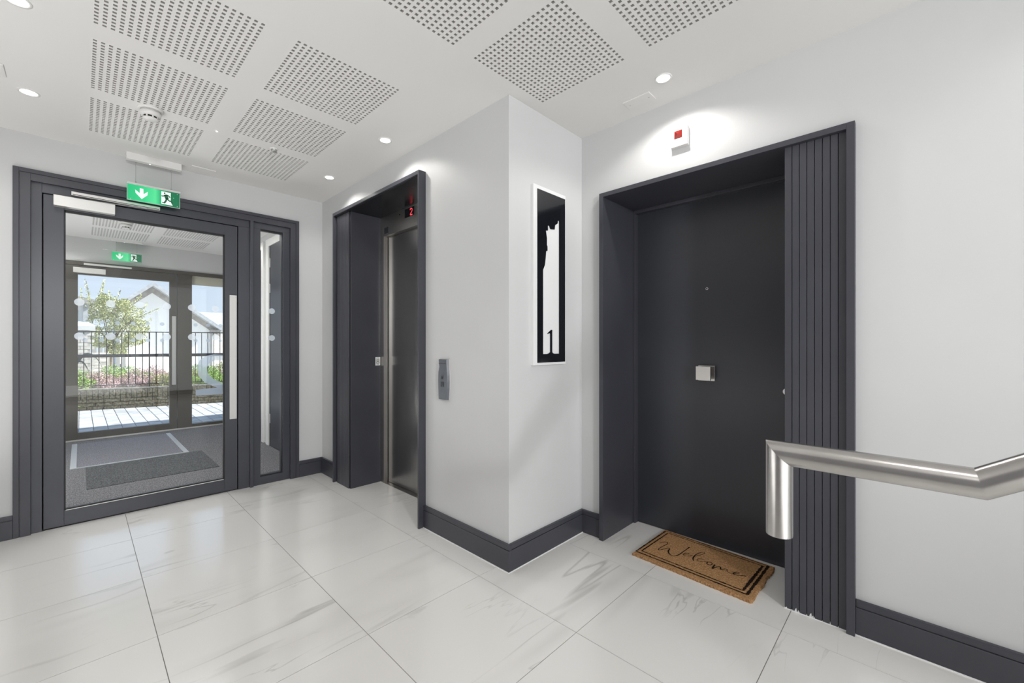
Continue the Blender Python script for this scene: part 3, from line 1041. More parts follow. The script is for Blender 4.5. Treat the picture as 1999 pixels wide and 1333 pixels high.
bmesh.ops.translate(bm, verts=[v for v in r_['geom'] if isinstance(v, bmesh.types.BMVert)], vec=(0, 0.0035, 0))
obj('black_cutout', bm, 'blackgloss', pq, label='black sheet cut to a castle outline and numeral 1')

# ------------------------------------------------------------------ lift call station
cs = thing('lift_call_panel', (XL, 2.073, 0.84), 'slate grey lift call panel with one button on the wall right of the lift', 'call panel')
outl = [(2.127, 1.090), (2.124, 1.070), (2.120, 1.045), (2.124, 1.030), (2.130, 1.012), (2.133, 0.985), (2.134, 0.955), (2.133, 0.915), (2.130, 0.875), (2.127, 0.842),
        (2.035, 0.842), (2.031, 0.875), (2.028, 0.915), (2.027, 0.955), (2.028, 0.99), (2.030, 1.02), (2.033, 1.055), (2.035, 1.090)]
bm = bmesh.new()
prism(bm, [Vector((XL, y, z)) for y, z in outl], (-0.009, 0, 0))
obj('back_plate', bm, 'silver', cs, label='lighter grey edge plate')
bm = bmesh.new()
sc_ = [(2.081 + (y - 2.081) * 0.97, 0.966 + (z - 0.966) * 0.995) for y, z in outl]
a = [bm.verts.new((XL - 0.009, y, z)) for y, z in sc_]
b = [bm.verts.new((XL - 0.0225, 2.083 + (y - 2.083) * 0.86, 0.966 + (z - 0.966) * 0.985)) for y, z in sc_]
bm.faces.new(b)
for k in range(len(a)):
    bm.faces.new((a[k], a[(k + 1) % len(a)], b[(k + 1) % len(a)], b[k]))
obj('face_plate', bm, 'grey', cs)
obj('call_button', B(XL - 0.0245, XL - 0.0225, 2.066, 2.096, 0.922, 0.952, 0.0006), 'blackgloss', cs, label='black square call button')
obj('top_band', B(XL - 0.0235, XL - 0.0225, 2.045, 2.118, 1.0615, 1.066), 'door', cs)
fm = lambda u, v: Vector((XL - 0.0233, 2.083 - u, 0.981 + v))
bm = bmesh.new()
stroke(bm, [(-0.012, -0.013), (-0.012, 0.013), (0.012, 0.013), (0.012, -0.013)], 0.0015, fm, closed=True, smooth=0)
for r0 in ((-0.006, 0.004), (0.0, 0.006), (0.006, 0.004)):
    stroke(bm, [(r0[0], -0.010), (r0[0], 0.001)], 0.004, fm, smooth=0)
    disc(bm, r0[0], r0[1], 0.0022, fm, 10)
obj('lift_symbol', bm, 'black', cs, label='small lift pictogram')

# ------------------------------------------------------------------ fire alarm beacon
fa = thing('fire_alarm', (XR, 0.90, 2.22), 'white fire alarm beacon with a small red lens above the apartment door', 'alarm')
bm = bmesh.new()
box(bm, XR - 0.028, XR, 0.862, 0.950, 2.222, 2.320, 0.003)
obj('housing', bm, 'white', fa)
bm = bmesh.new()
v = [bm.verts.new(q) for q in ((XR - 0.0285, 0.888, 2.262), (XR - 0.0285, 0.930, 2.262), (XR - 0.0285, 0.930, 2.304), (XR - 0.0285, 0.888, 2.304))]
c_ = bm.verts.new((XR - 0.040, 0.909, 2.283))
for k in range(4):
    bm.faces.new((v[k], v[(k + 1) % 4], c_))
bm.faces.new(v[::-1])
obj('lens', bm, 'red', fa, label='red pyramid lens')
bm = bmesh.new(); cyl(bm, (XR - 0.0285, 0.909, 2.311), 0.0022, -0.0015, 12, 'X')
obj('indicator_light', bm, 'red', fa)

# ------------------------------------------------------------------ exit signs
def exit_sign(y, x0, x1, zb, zt, zbase, label):
    t = thing('exit_sign', ((x0 + x1) / 2, y, zbase), label, 'sign')
    W_, H_ = x1 - x0, zt - zb
    obj('sign_panel', B(x0, x1, y, y + 0.006, zb, zt, 0.0005), 'green', t, label='lit green plate')
    bm = bmesh.new()
    e = 0.0028
    box(bm, x0 - e, x0, y - 0.0005, y + 0.0065, zb - e, zt)
    box(bm, x1, x1 + e, y - 0.0005, y + 0.0065, zb - e, zt)
    box(bm, x0, x1, y - 0.0005, y + 0.0065, zb - e, zb)
    obj('edge', bm, 'clear', t)
    obj('hanging_bar', B(x0 - 0.004, x1 + 0.006, y - 0.005, y + 0.011, zt, zt + 0.014, 0.001), 'silver', t, label='grey bar above the plate')
    f1 = lambda u, v: Vector((x0 + u * W_, y - 0.0006, zb + v * H_))
    bm = bmesh.new()
    poly(bm, [(0.226, 0.84), (0.293, 0.84), (0.298, 0.50), (0.375, 0.70), (0.37, 0.47), (0.262, 0.15), (0.148, 0.49), (0.14, 0.70), (0.226, 0.52)][::-1], f1)
    obj('arrow', bm, 'signwhite', t, label='white arrow pointing down')
    bm = bmesh.new()
    poly(bm, [(0.635, 0.09), (0.862, 0.085), (0.822, 0.30), (0.822, 0.93), (0.635, 0.93)], f1)
    obj('doorway', bm, 'signwhite', t)
    f2 = lambda u, v: Vector((x0 + u * W_, y - 0.0012, zb + v * H_))
    k = W_ / H_
    f3 = lambda u, v: Vector((x0 + u * H_, y - 0.0012, zb + v * H_))      # units of height
    q = lambda L_: [(u * k, v) for u, v in L_]
    bm = bmesh.new()
    disc(bm, 0.700, 0.83, 0.017, f2, rv=0.055)
    stroke(bm, q([(0.722, 0.72), (0.748, 0.48)]), 0.19, f3, smooth=0)
    stroke(bm, q([(0.640, 0.62), (0.680, 0.62), (0.722, 0.74)]), 0.065, f3, smooth=1)
    stroke(bm, q([(0.722, 0.74), (0.775, 0.72), (0.808, 0.60)]), 0.065, f3, smooth=1)
    stroke(bm, q([(0.742, 0.52), (0.728, 0.33), (0.688, 0.16)]), 0.095, f3, smooth=1)
    stroke(bm, q([(0.688, 0.18), (0.650, 0.20)]), 0.06, f3, smooth=1)
    stroke(bm, q([(0.750, 0.52), (0.785, 0.36), (0.845, 0.36), (0.858, 0.22)]), 0.08, f3, smooth=1)
    obj('running_figure', bm, 'greendark', t, label='dark green running figure')
    bm = bmesh.new()
    for (u, v) in ((0.955, 0.90), (0.955, 0.08), (0.88, 0.62), (0.06, 0.08)):
        disc(bm, u, v, 0.006, f1, 10, rv=0.018)
    obj('rivet', bm, 'signwhite', t, kind='stuff')
    obj('ceiling_base', B(x0 - 0.006, x1 + 0.010, y - 0.020, y + 0.020, zbase + 0.008, ZC, 0.002), 'white', t, label='white base box on the ceiling')
    for xx in (x0 + 0.042, x1 - 0.046):
        bm = bmesh.new()
        cyl(bm, (xx, y + 0.003, zt + 0.012), 0.0009, zbase - zt - 0.012, 8)
        cyl(bm, (xx, y + 0.003, zt + 0.012), 0.004, 0.012, 12)
        cyl(bm, (xx, y + 0.003, zbase - 0.010), 0.004, 0.010, 12)
        obj('suspension_wire', bm, 'greylight', t)
    bm = bmesh.new(); cyl(bm, ((x0 + x1) / 2 - 0.025, y - 0.024, zbase - 0.002), 0.003, 0.003, 12)
    obj('status_led', bm, 'ledwhite', t)
    return t


exit_sign(3.86, 0.223, 0.503, 2.168, 2.274, 2.430, 'green exit sign hanging in front of the entrance door, arrow down')
exit_sign(7.20, 0.272, 0.552, 2.225, 2.330, 2.455, 'green exit sign seen through the glass in the lobby')

# ------------------------------------------------------------------ smoke detectors
def smoke(x, y, label):
    t = thing('smoke_detector', (x, y, ZC), label, 'smoke detector')
    bm = bmesh.new()
    lathe(bm, (x, y, ZC), [(0, 0), (0.056, 0), (0.056, -0.008), (0.052, -0.012), (0, -0.012)])
    obj('mounting_base', bm, 'white', t, smooth=False)
    bm = bmesh.new()
    lathe(bm, (x, y, ZC), [(0, -0.012), (0.045, -0.012), (0.045, -0.019), (0, -0.019)])
    obj('dark_gap', bm, 'holeside', t)
    bm = bmesh.new()
    lathe(bm, (x, y, ZC), [(0, -0.018), (0.044, -0.018), (0.047, -0.025), (0.045, -0.036), (0.038, -0.042), (0.034, -0.043), (0, -0.043)])
    obj('head_ring', bm, 'white', t, smooth=True)
    bm = bmesh.new()
    lathe(bm, (x, y, ZC), [(0, -0.042), (0.032, -0.042), (0.032, -0.053), (0, -0.053)])
    obj('sensor_chamber', bm, 'black', t)
    bm = bmesh.new()
    for k in range(8):
        a = k * math.pi / 4 + 0.2
        ca, sa = math.cos(a), math.sin(a)
        c = Vector((x + 0.032 * ca, y + 0.032 * sa, ZC - 0.048))
        tn = Vector((-sa, ca, 0)); nr = Vector((ca, sa, 0))
        vs8 = [bm.verts.new(c + tn * (s1 * 0.0035) + nr * (s2 * 0.002) + Vector((0, 0, s3 * 0.006))) for s1 in (-1, 1) for s2 in (-1, 1) for s3 in (-1, 1)]
        bmesh.ops.convex_hull(bm, input=vs8)
    obj('rib', bm, 'white', t, kind='stuff')
    bm = bmesh.new()
    lathe(bm, (x, y, ZC), [(0, -0.053), (0.035, -0.053), (0.033, -0.058), (0.018, -0.062), (0, -0.063)])
    obj('cap', bm, 'white', t, smooth=True)
    return t


smoke(0.272, 3.06, 'white domed smoke detector on the hall ceiling between perforated panels')
smoke(0.345, 6.15, 'small smoke detector seen through the glass on the lobby ceiling')
t = thing('motion_sensor', (0.902, 3.113, ZC), 'small grey round sensor on the ceiling between two perforated panels', 'sensor')
bm = bmesh.new(); lathe(bm, (0.902, 3.095, ZC), [(0, 0), (0.026, 0), (0.026, -0.004), (0.020, -0.006), (0, -0.006)], 28)
obj('ring', bm, 'white', t)
bm = bmesh.new(); lathe(bm, (0.902, 3.095, ZC), [(0.019, -0.006), (0.017, -0.016), (0.010, -0.021), (0, -0.022)], 28)
obj('lens', bm, 'greylight', t, smooth=True)
t = thing('emergency_led', (0.582, 3.083, ZC), 'tiny lit emergency spotlight on the ceiling beside the smoke detector', 'light')
bm = bmesh.new(); lathe(bm, (0.582, 3.083, ZC), [(0, 0), (0.012, 0), (0.011, -0.003), (0, -0.003)], 20)
obj('bezel', bm, 'white', t)
bm = bmesh.new(); lathe(bm, (0.582, 3.083, ZC), [(0.006, -0.003), (0.004, -0.0045), (0, -0.005)], 16)
obj('lamp', bm, 'ledwhite', t)

# ------------------------------------------------------------------ blank plates on the ceiling
def plate(x0, x1, y0, y1, label, screws=True):
    t = thing('cover_plate', ((x0 + x1) / 2, (y0 + y1) / 2, ZC), label, 'cover plate')
    obj('plate', B(x0, x1, y0, y1, ZC - 0.006, ZC, 0.002), 'white', t)
    if screws:
        for s_ in (0.14, 0.86):
            bm = bmesh.new()
            cx_, cy_ = ((x0 + x1) / 2, y0 + (y1 - y0) * s_) if (y1 - y0) > (x1 - x0) else (x0 + (x1 - x0) * s_, (y0 + y1) / 2)
            cyl(bm, (cx_, cy_, ZC - 0.0068), 0.003, 0.002, 12)
            obj('screw', bm, 'holeside', t)


plate(2.040, 2.128, 1.000, 1.150, 'white blank cover plate on the ceiling near the apartment door')
plate(0.567, 0.715, 3.80, 3.872, 'white blank cover plate on the ceiling above the side light', False)
plate(-0.34, -0.250, 3.06, 3.19, 'white cover plate at the left edge of the ceiling', False)

# ------------------------------------------------------------------ downlights
def downlight(x, y, label, power=SPOT_W, group=None, z=ZC):
    t = thing('downlight', (x, y, z), label, 'light')
    if group: t['group'] = group
    bm = bmesh.new()
    lathe(bm, (x, y, z), [(0.041, -0.0005), (0.041, -0.003), (0.034, -0.004), (0.030, -0.0015), (0.030, 0.0)], 36)
    obj('bezel', bm, 'white', t, smooth=True)
    bm = bmesh.new()
    lathe(bm, (x, y, z), [(0.031, -0.0012), (0.0, -0.0012)], 36)
    obj('lamp_face', bm, 'lamp', t, label='bright lit lens')
    if power:
        l = bpy.data.lights.new('downlight_beam', 'SPOT')
        l.energy = power
        l.spot_size = R(145)
        l.spot_blend = 0.45
        l.shadow_soft_size = 0.02
        l.color = (1.0, 0.975, 0.93)
        lo = bpy.data.objects.new('downlight_beam', l)
        C.objects.link(lo)
        lo.location = (x, y, z - 0.012)
    return t


downlight(-0.186, 3.305, 'lit round downlight at upper left, near the entrance wall')
downlight(-0.168, 2.450, 'lit round downlight in the top left corner of the photo')
downlight(1.359, 2.450, 'lit round downlight above the right side of the lift')
downlight(1.359, 3.313, 'lit round downlight above the left side of the lift')
downlight(1.990, 0.900, 'lit round downlight above the apartment door', 9.5)
downlight(0.24, -0.05, 'lit round downlight over the camera position')
downlight(1.99, -0.75, 'added downlight by the right wall, unseen behind the camera')  # added out of view for extra light behind the camera
downlight(-0.9, -0.4, 'added downlight on the left, unseen behind the camera')  # another out-of-view light added behind the camera
downlight(-0.26, 5.0, 'lit round downlight on the left of the lobby ceiling', 9)
downlight(1.36, 5.9, 'lit round downlight on the right of the lobby ceiling', 9)
downlight(-0.26, 6.9, 'lit round downlight by the outer door', 9)

# ------------------------------------------------------------------ lobby
lf = obj('floor_lobby', B(LX0, LX1, YD + 0.03, YO + 0.06, -0.06, -0.001), 'carpet', kind='structure', label='grey speckled carpet of the lobby')
obj('threshold', B(-0.22, 1.285, YD + 0.012, YD + 0.10, -0.02, 0.0005), 'greylight', kind='structure', label='metal threshold under the entrance door')
bm = bmesh.new()
box(bm, LX1, LX1 + 0.12, YD + 0.12, YO + 0.15, 0, ZC + 0.15)
wl = obj('wall_lobby_right', bm, 'wall', kind='structure', label='white lobby wall with two dark doors')
obj('wall_lobby_left', B(LX0 - 0.12, LX0, YD + 0.12, YO + 0.15, 0, ZC + 0.15), 'wall', kind='structure', label='white left wall of the lobby')
bm = bmesh.new()
box(bm, LX0, LX1, YO - 0.01, YO + 0.15, 2.19, ZC + 0.15)
box(bm, LX0, -0.20, YO - 0.01, YO + 0.15, 0, 2.19)
obj('wall_lobby_back', bm, 'wall', kind='structure', label='white wall above the outer door')
# side doors in the lobby wall
def side_door(n, ya, yb, label, lever):
    t = thing('door_%d' % n, (LX1, (ya + yb) / 2, 0), label, kind='structure')
    x = LX1
    bm = bmesh.new()
    box(bm, x - 0.022, x, ya - 0.085, ya - 0.01, 0, 2.40, 0.002)
    box(bm, x - 0.022, x, yb + 0.055, yb + 0.16, 0, 2.40, 0.002)
    box(bm, x - 0.022, x, ya - 0.01, yb + 0.055, 2.315, 2.40, 0.002)
    obj('door_frame', bm, 'white', t)
    obj('hinge_stile', B(x - 0.010, x, yb + 0.0, yb + 0.055, 0, 2.315), 'black', t)
    lf_ = obj('door_leaf', B(x - 0.016, x, ya, yb, 0.006, 2.31, 0.001), 'paint2', t, label='dark glossy door leaf')
    for z0 in (2.066, 1.771, 0.266):
        obj('hinge', B(x - 0.020, x - 0.010, yb + 0.008, yb + 0.030, z0, z0 + 0.105, 0.002), 'silver', t)
    if lever:
        bm = bmesh.new()
        cyl(bm, (x - 0.016, ya + 0.08, 1.0), 0.025, -0.008, 24, 'X')
        cyl(bm, (x - 0.024, ya + 0.08, 1.0), 0.009, -0.035, 16, 'X')
        box(bm, x - 0.062, x - 0.05, ya + 0.07, ya + 0.19, 0.991, 1.009, 0.003)
        obj('lever_handle', bm, 'chrome', lf_, label='chrome lever handle')


side_door(5, 4.46, 5.372, 'dark flush door in the lobby wall, nearer of two', True)
side_door(6, 5.72, 6.63, 'dark flush door in the lobby wall, farther of two', True)

# mat well
mw = thing('entrance_mat', (0.39, 6.39, 0), 'framed grey entrance mat inside the lobby by the outer door', 'mat')
obj('mat_pile', B(-0.045, 0.80, 5.725, 7.07, -0.001, 0.006), 'matcarpet', mw)
for x in (-0.068, 0.783):
    obj('edge_strip', B(x, x + 0.043, 5.712, 7.09, 0.0, 0.009, 0.001), 'alu', mw, label='pale aluminium edge strip')
obj('edge_strip', B(-0.068, 0.826, 5.706, 5.718, 0.0, 0.010, 0.001), 'alu', mw)
dk = obj('dark_patch', B(0.035, 0.935, 4.84, 5.70, -0.001, 0.004, 0.0005), 'darkpatch', label='thin dark grey rectangle on the carpet in front of the framed mat', category='mat')  # thin dark rectangle laid over part of the lobby carpet

# ------------------------------------------------------------------ outer door (door_4)
d4 = thing('door_4', (0.4, YO, 0), 'outer glazed door with a wide side light, seen across the lobby', kind='structure')
bm = bmesh.new()
box(bm, -0.20, -0.135, YO - 0.03, YO + 0.07, 0, 2.19, 0.002)
box(bm, -0.135, LX1, YO - 0.03, YO + 0.07, 2.142, 2.19, 0.002)
box(bm, 0.935, 1.094, YO - 0.03, YO + 0.07, 0, 2.142, 0.002)
box(bm, 1.094, LX1, YO - 0.03, YO + 0.07, 0, 0.055, 0.002)
box(bm, 1.50, LX1, YO - 0.03, YO + 0.07, 0.055, 2.142, 0.002)
obj('door_frame', bm, 'outerframe', d4)
bm = bmesh.new()
box(bm, -0.128, -0.020, YO - 0.02, YO + 0.04, 0.004, 2.138, 0.002)
box(bm, 0.850, 0.929, YO - 0.02, YO + 0.04, 0.004, 2.138, 0.002)
box(bm, -0.020, 0.850, YO - 0.02, YO + 0.04, 0.004, 0.096, 0.002)
box(bm, -0.020, 0.850, YO - 0.02, YO + 0.04, 2.030, 2.138, 0.002)
l4 = obj('door_leaf', bm, 'outerframe', d4)
obj('door_pane', B(-0.024, 0.854, YO + 0.006, YO + 0.014, 0.092, 2.034), 'glass', l4)
obj('side_pane', B(1.090, 1.504, YO + 0.006, YO + 0.014, 0.051, 2.146), 'glass', d4)
obj('transom_panel', B(1.094, 1.50, YO + 0.018, YO + 0.035, 2.016, 2.142), 'cream', d4, label='cream panel across the top of the side light')
obj('threshold', B(-0.20, LX1, YO - 0.055, YO - 0.03, 0, 0.018, 0.003), 'silver', d4)
obj('door_closer', B(-0.060, 0.222, YO - 0.075, YO - 0.02, 2.045, 2.108, 0.002), 'silver', l4, label='silver door closer')
obj('closer_track', B(0.030, 0.465, YO - 0.062, YO - 0.03, 2.145, 2.168, 0.002), 'silver', d4)
obj('push_plate', B(0.875, 0.918, YO - 0.025, YO - 0.02, 0.62, 1.56, 0.001), 'greylight', l4)
fm = lambda u, v: Vector((u, YO + 0.0055, v))
for z in (1.449, 1.228):
    for k in range(6):
        bm = bmesh.new(); disc(bm, 0.041 + k * 0.1465, z, 0.024, fm)
        obj('frosted_dot', bm, 'frost', l4)
    for k in range(3):
        bm = bmesh.new(); disc(bm, 1.14 + k * 0.1465, z, 0.024, fm)
        obj('frosted_dot', bm, 'frost', d4)
# big mirrored 2
fm = lambda u, v: Vector((u, YO + 0.0055, v))
bm = bmesh.new()
NP = [(385, 738), (384, 715), (392, 702), (403, 694.5), (418, 692), (439, 693), (455, 698), (467, 712), (466, 728),
      (456, 728), (454, 716), (447, 707), (436, 703.3), (420, 703.5), (409, 708), (404, 718), (408, 731), (420, 743), (439, 755), (455, 762), (458, 768), (458, 779), (382, 772), (382, 760.5), (422, 756), (404, 748.5)]
# right-hand side of the arc is widened past the door stile
poly(bm, [(on_y(a, b_, YO).x, on_y(a, b_, YO).z) for a, b_ in [(382, 760.5), (424, 756.5), (400, 747), (387, 732), (384.5, 716), (390, 703), (403, 694.5), (418, 691.5), (439, 692.5), (439, 703), (420, 703.5), (409, 708), (404, 718), (406, 729), (416, 739), (439, 750), (439, 769.5), (382, 772)]], fm)
# the part the door edge hides, completing the figure
fx = lambda a, b_: (on_y(a, b_, YO).x, on_y(a, b_, YO).z)
poly(bm, [fx(439, 692.5), fx(448, 696), fx(456, 706), (1.498, fx(456, 715)[1]), (1.498, fx(455, 716)[1]), fx(447, 708), fx(439, 703)], fm)
obj('numeral', bm, 'frost', d4, label='large frosted numeral 2, seen in reverse')

# ------------------------------------------------------------------ outside
ext = obj('ground', B(-14, 26, YO + 0.07, 45, -0.12, -0.055), 'grass', kind='structure', label='ground outside the building')
pv = obj('paving', B(-1.6, 4.2, YO + 0.07, 11.4, -0.06, -0.010), 'paverjoint', kind='structure', label='pale grey block paving outside the outer door')
PW, PL = 0.1455, 0.292
pm_ = obj('paver', B(-PW / 2 + 0.0035, PW / 2 - 0.0035, -PL / 2 + 0.009, PL / 2 - 0.009, -0.04, 0.0, 0.004, seg=1), 'paver', pv)
first = True
for i in range(-3, 21):
    for j in range(0, 13):
        x = 0.129 + (i + 0.5) * PW
        y = YO + 0.07 + PL / 2 + j * PL
        yp = 10.62 - 0.263 * (x + 0.03)
        if y - PL / 2 > yp + 0.05:
            continue
        # skip blocks outside the view through the doors
        if x / y < -0.035 or x / y > 0.235:
            continue
        if first:
            pm_.location = (x, y, random.uniform(-0.001, 0.001)); first = False
        else:
            inst(pm_, (x, y, random.uniform(-0.001, 0.001)), pv)

obj('wall_outside_left', B(-7, LX0 - 0.12, YO, YO + 0.15, -0.06, 2.65), 'brick', kind='structure', label='outside wall left of the outer door')
obj('wall_outside_right', B(LX1 + 0.12, 8, YO, YO + 0.15, -0.06, 2.65), 'brick', kind='structure', label='outside wall right of the outer door')
# planter wall
wdir = Vector((1, -0.263, 0)).normalized()
wang = math.atan2(wdir.y, wdir.x)
P0 = Vector((-0.03, 10.62, 0))
wn = Vector((-wdir.y, wdir.x, 0))      # away from the camera
def wp(s, n, z):
    return P0 + wdir * s + wn * n + Vector((0, 0, z))
bw = thing('brick_planter', wp(0.9, 0, 0), 'low grey-brown brick planter wall outside the outer door', 'planter')
bm = bmesh.new()
vs8 = [bm.verts.new(wp(s, n, z)) for s in (-1.2, 4.0) for n in (0.008, 0.20) for z in (-0.01, 0.352)]
bmesh.ops.convex_hull(bm, input=vs8)
obj('mortar_core', bm, 'mortar', bw)
def brick_mesh(l, h, d):
    return B(-l / 2 + 0.004, l / 2 - 0.004, -0.003, d, -h / 2 + 0.004, h / 2 - 0.004, 0.003, seg=1)
b1 = obj('brick', brick_mesh(0.225, 0.062, 0.04), 'brick', bw)
b2 = obj('brick', brick_mesh(0.075, 0.165, 0.04), 'brick', bw)
used1 = used2 = False
for c in range(3):
    for k in range(-4, 17):
        s = k * 0.225 + (0.1125 if c % 2 else 0)
        if s > 3.3 or s < -0.7: continue
        p = wp(s, random.uniform(-0.003, 0.002), 0.031 + c * 0.062)
        if not used1:
            b1.location = p; b1.rotation_euler = (0, 0, wang); used1 = True
        else:
            inst(b1, p, bw, wang)
for k in range(-9, 44):
    p = wp(k * 0.075, random.uniform(-0.004, 0.002), 0.186 + 0.083)
    if not used2:
        b2.location = p; b2.rotation_euler = (0, 0, wang); used2 = True
    else:
        inst(b2, p, bw, wang)
bm = bmesh.new()
vs8 = [bm.verts.new(wp(s, n, z)) for s in (-1.2, 4.0) for n in (0.0, 0.22) for z in (0.352, 0.368)]
bmesh.ops.convex_hull(bm, input=vs8)
obj('rim', bm, 'coping', bw)
bm = bmesh.new()
vs8 = [bm.verts.new(wp(s, n, z)) for s in (-1.2, 5.0) for n, z in ((0.2, 0.34), (2.1, 0.36), (0.2, -0.02), (2.1, -0.02))]
bmesh.ops.convex_hull(bm, input=vs8)
obj('soil_bed', bm, 'soil', bw)

# railing
rl = thing('railing', wp(0.9, 0.1, 0.37), 'dark iron railing of thin upright bars on the planter wall', 'railing')
def rod(bm, a, b, r, seg=8):
    a, b = Vector(a), Vector(b)
    d = (b - a).normalized()
    u = d.orthogonal().normalized(); v = d.cross(u)
    A = [bm.verts.new(a + (u * math.cos(t) + v * math.sin(t)) * r) for t in [2 * math.pi * k / seg for k in range(seg)]]
    Bq = [bm.verts.new(b + (u * math.cos(t) + v * math.sin(t)) * r) for t in [2 * math.pi * k / seg for k in range(seg)]]
    bm.faces.new(A[::-1]); bm.faces.new(Bq)
    for k in range(seg):
        bm.faces.new((A[k], A[(k + 1) % seg], Bq[(k + 1) % seg], Bq[k]))
NR = 0.10
for nm, z, r_ in (('top_rail', 1.402, 0.009), ('mid_rail', 0.962, 0.029), ('bottom_rail', 0.425, 0.008)):
    bm = bmesh.new(); rod(bm, wp(-1.0, NR, z), wp(3.9, NR, z), r_)
    obj(nm, bm, 'iron', rl)
bm = bmesh.new(); cyl(bm, (0, 0, 0), 0.0062, 0.975, 8)
bal = obj('baluster', bm, 'iron', rl)
ub = False
for k in range(-8, 38):
    p = wp(0.05 + k * 0.1, NR, 0.427)
    if not ub:
        bal.location = p; ub = True
    else:
        inst(bal, p, rl)
for s in (0.95, 3.1):
    bm = bmesh.new(); rod(bm, wp(s, NR, 0.371), wp(s, NR, 1.40), 0.010)
    obj('post', bm, 'iron', rl)

# planting -------------------------------------------------------------
def leaves(bm, n, place, size, flat=0.0, mi=0):
    for _ in range(n):
        p = place()
        s = size * random.uniform(0.6, 1.3)
        d = Vector((random.gauss(0, 1), random.gauss(0, 1), random.gauss(0, 1) * (1 - flat))).normalized()
        u = d.orthogonal().normalized()
        u.rotate(Matrix.Rotation(random.uniform(0, 6.28), 3, d))
        v = d.cross(u)
        q = [bm.verts.new(p + u * s), bm.verts.new(p + v * s * 0.5), bm.verts.new(p - u * s), bm.verts.new(p - v * s * 0.5)]
        bm.faces.new(q)


def clump_mesh(n, r, h, size):
    bm = bmesh.new()
    def place():
        a, rr = random.uniform(0, 6.28), math.sqrt(random.random()) * r
        return Vector((rr * math.cos(a), rr * math.sin(a), random.random() ** 0.7 * h * (1 - 0.6 * (rr / r) ** 2)))
    leaves(bm, n, place, size)
    return bm


protos = []
for nm, mt, n, r_, h_, sz in (('ground_cover', 'leafgreen', 2000, 0.23, 0.22, 0.0115), ('ground_cover', 'leafpink', 2000, 0.23, 0.22, 0.0105), ('ground_cover', 'leaf', 1900, 0.25, 0.24, 0.012)):
    me_ = bpy.data.meshes.new(nm)
    b_ = clump_mesh(n, r_, h_, sz); b_.to_mesh(me_); b_.free()
    me_.materials.append(M[mt])
    protos.append(me_)
names = ['low bright green clump growing', 'low pink flowering clump growing', 'low yellow-green clump growing']
cols = ['green', 'pink', 'yellow-green']
idx = 0
spots = []
for row, nn in enumerate((0.36, 0.68, 1.0, 1.4, 1.85)):
    for k in range(9):
        s = -0.45 + k * 0.40 + (0.2 if row % 2 else 0) + random.uniform(-0.06, 0.06)
        kind = random.choice((0, 1, 1, 2, 2, 0))
        spots.append((s, nn, kind, row))
ORD = ['first', 'second', 'third', 'fourth', 'fifth', 'sixth', 'seventh', 'eighth', 'ninth']
ROW = ['front', 'second', 'middle', 'fourth', 'back']
for n_, (s, nn, kind, row) in enumerate(spots):
    o = bpy.data.objects.new('ground_cover', protos[kind])
    p = wp(s, nn, 0.362)
    o.location = p
    o.rotation_euler = (0, 0, random.uniform(0, 6.28))
    k_ = random.uniform(0.8, 1.2)
    o.scale = (k_, k_, k_ * random.uniform(0.8, 1.1) * (0.85 + 0.38 * nn))
    C.objects.link(o)
    o['label'] = '%s planter clump, %s from left, %s row behind the railing' % (('bright green', 'pink flowering', 'yellow-green')[kind], ORD[n_ % 9], ROW[row])
    o['category'] = 'plant'
    o['group'] = '%s ground cover in the planter bed' % ('green', 'pink', 'yellow-green')[kind]

# strap-leaved plant
def strap(name, base, specs, m, label, droop=0.55):
    t = thing(name, base, label, 'plant')
    for (dx, dy, ln, lean, wd) in specs:
        bm = bmesh.new()
        n = 14
        prev = None
        d = Vector((dx, dy, 0)).normalized()
        sd = Vector((-d.y, d.x, 0))
        for k in range(n + 1):
            u = k / n
            c = Vector(base) + d * (lean * u ** 1.3) + Vector((0, 0, ln * (u - droop * u ** 3)))
            wdt = wd * math.sin(math.pi * min(1, 0.15 + 0.85 * u) ** 0.8) + 0.001
            tg = (d * (lean * 1.3 * max(u, 0.02) ** 0.3) + Vector((0, 0, ln * (1 - 3 * droop * u * u)))).normalized()
            wv = (tg.cross(sd) * 0.85 + sd * 0.5).normalized()
            pr_ = (bm.verts.new(c + wv * wdt), bm.verts.new(c + sd * 0.004), bm.verts.new(c - wv * wdt))
            if prev:
                bm.faces.new((prev[0], pr_[0], pr_[1], prev[1])); bm.faces.new((prev[1], pr_[1], pr_[2], prev[2]))
            prev = pr_
        obj('blade', bm, m, t)


strap('flax_plant', wp(-0.22, 0.26, 0.37), [(1, -0.25, 1.45, 0.50, 0.034), (1, -0.5, 1.15, 0.34, 0.028), (0.6, 0.8, 0.9, 0.3, 0.02), (-1, 0.3, 0.9, 0.35, 0.02), (0.3, -1, 0.8, 0.22, 0.018)], 'blade', 'dark strap-leaved plant at the left end of the planter', 0.8)
strap('grass_plant', Vector((-0.19, 8.75, -0.01)), [(1, 0.2, 0.55, 0.22, 0.012), (1, -0.5, 0.5, 0.16, 0.012), (0.6, 0.7, 0.5, 0.2, 0.012), (-1, 0.2, 0.5, 0.2, 0.012), (0.2, -1, 0.45, 0.15, 0.01), (1, 0.6, 0.6, 0.17, 0.012)], 'blade2', 'green arching grass plant on the paving left of the outer door')

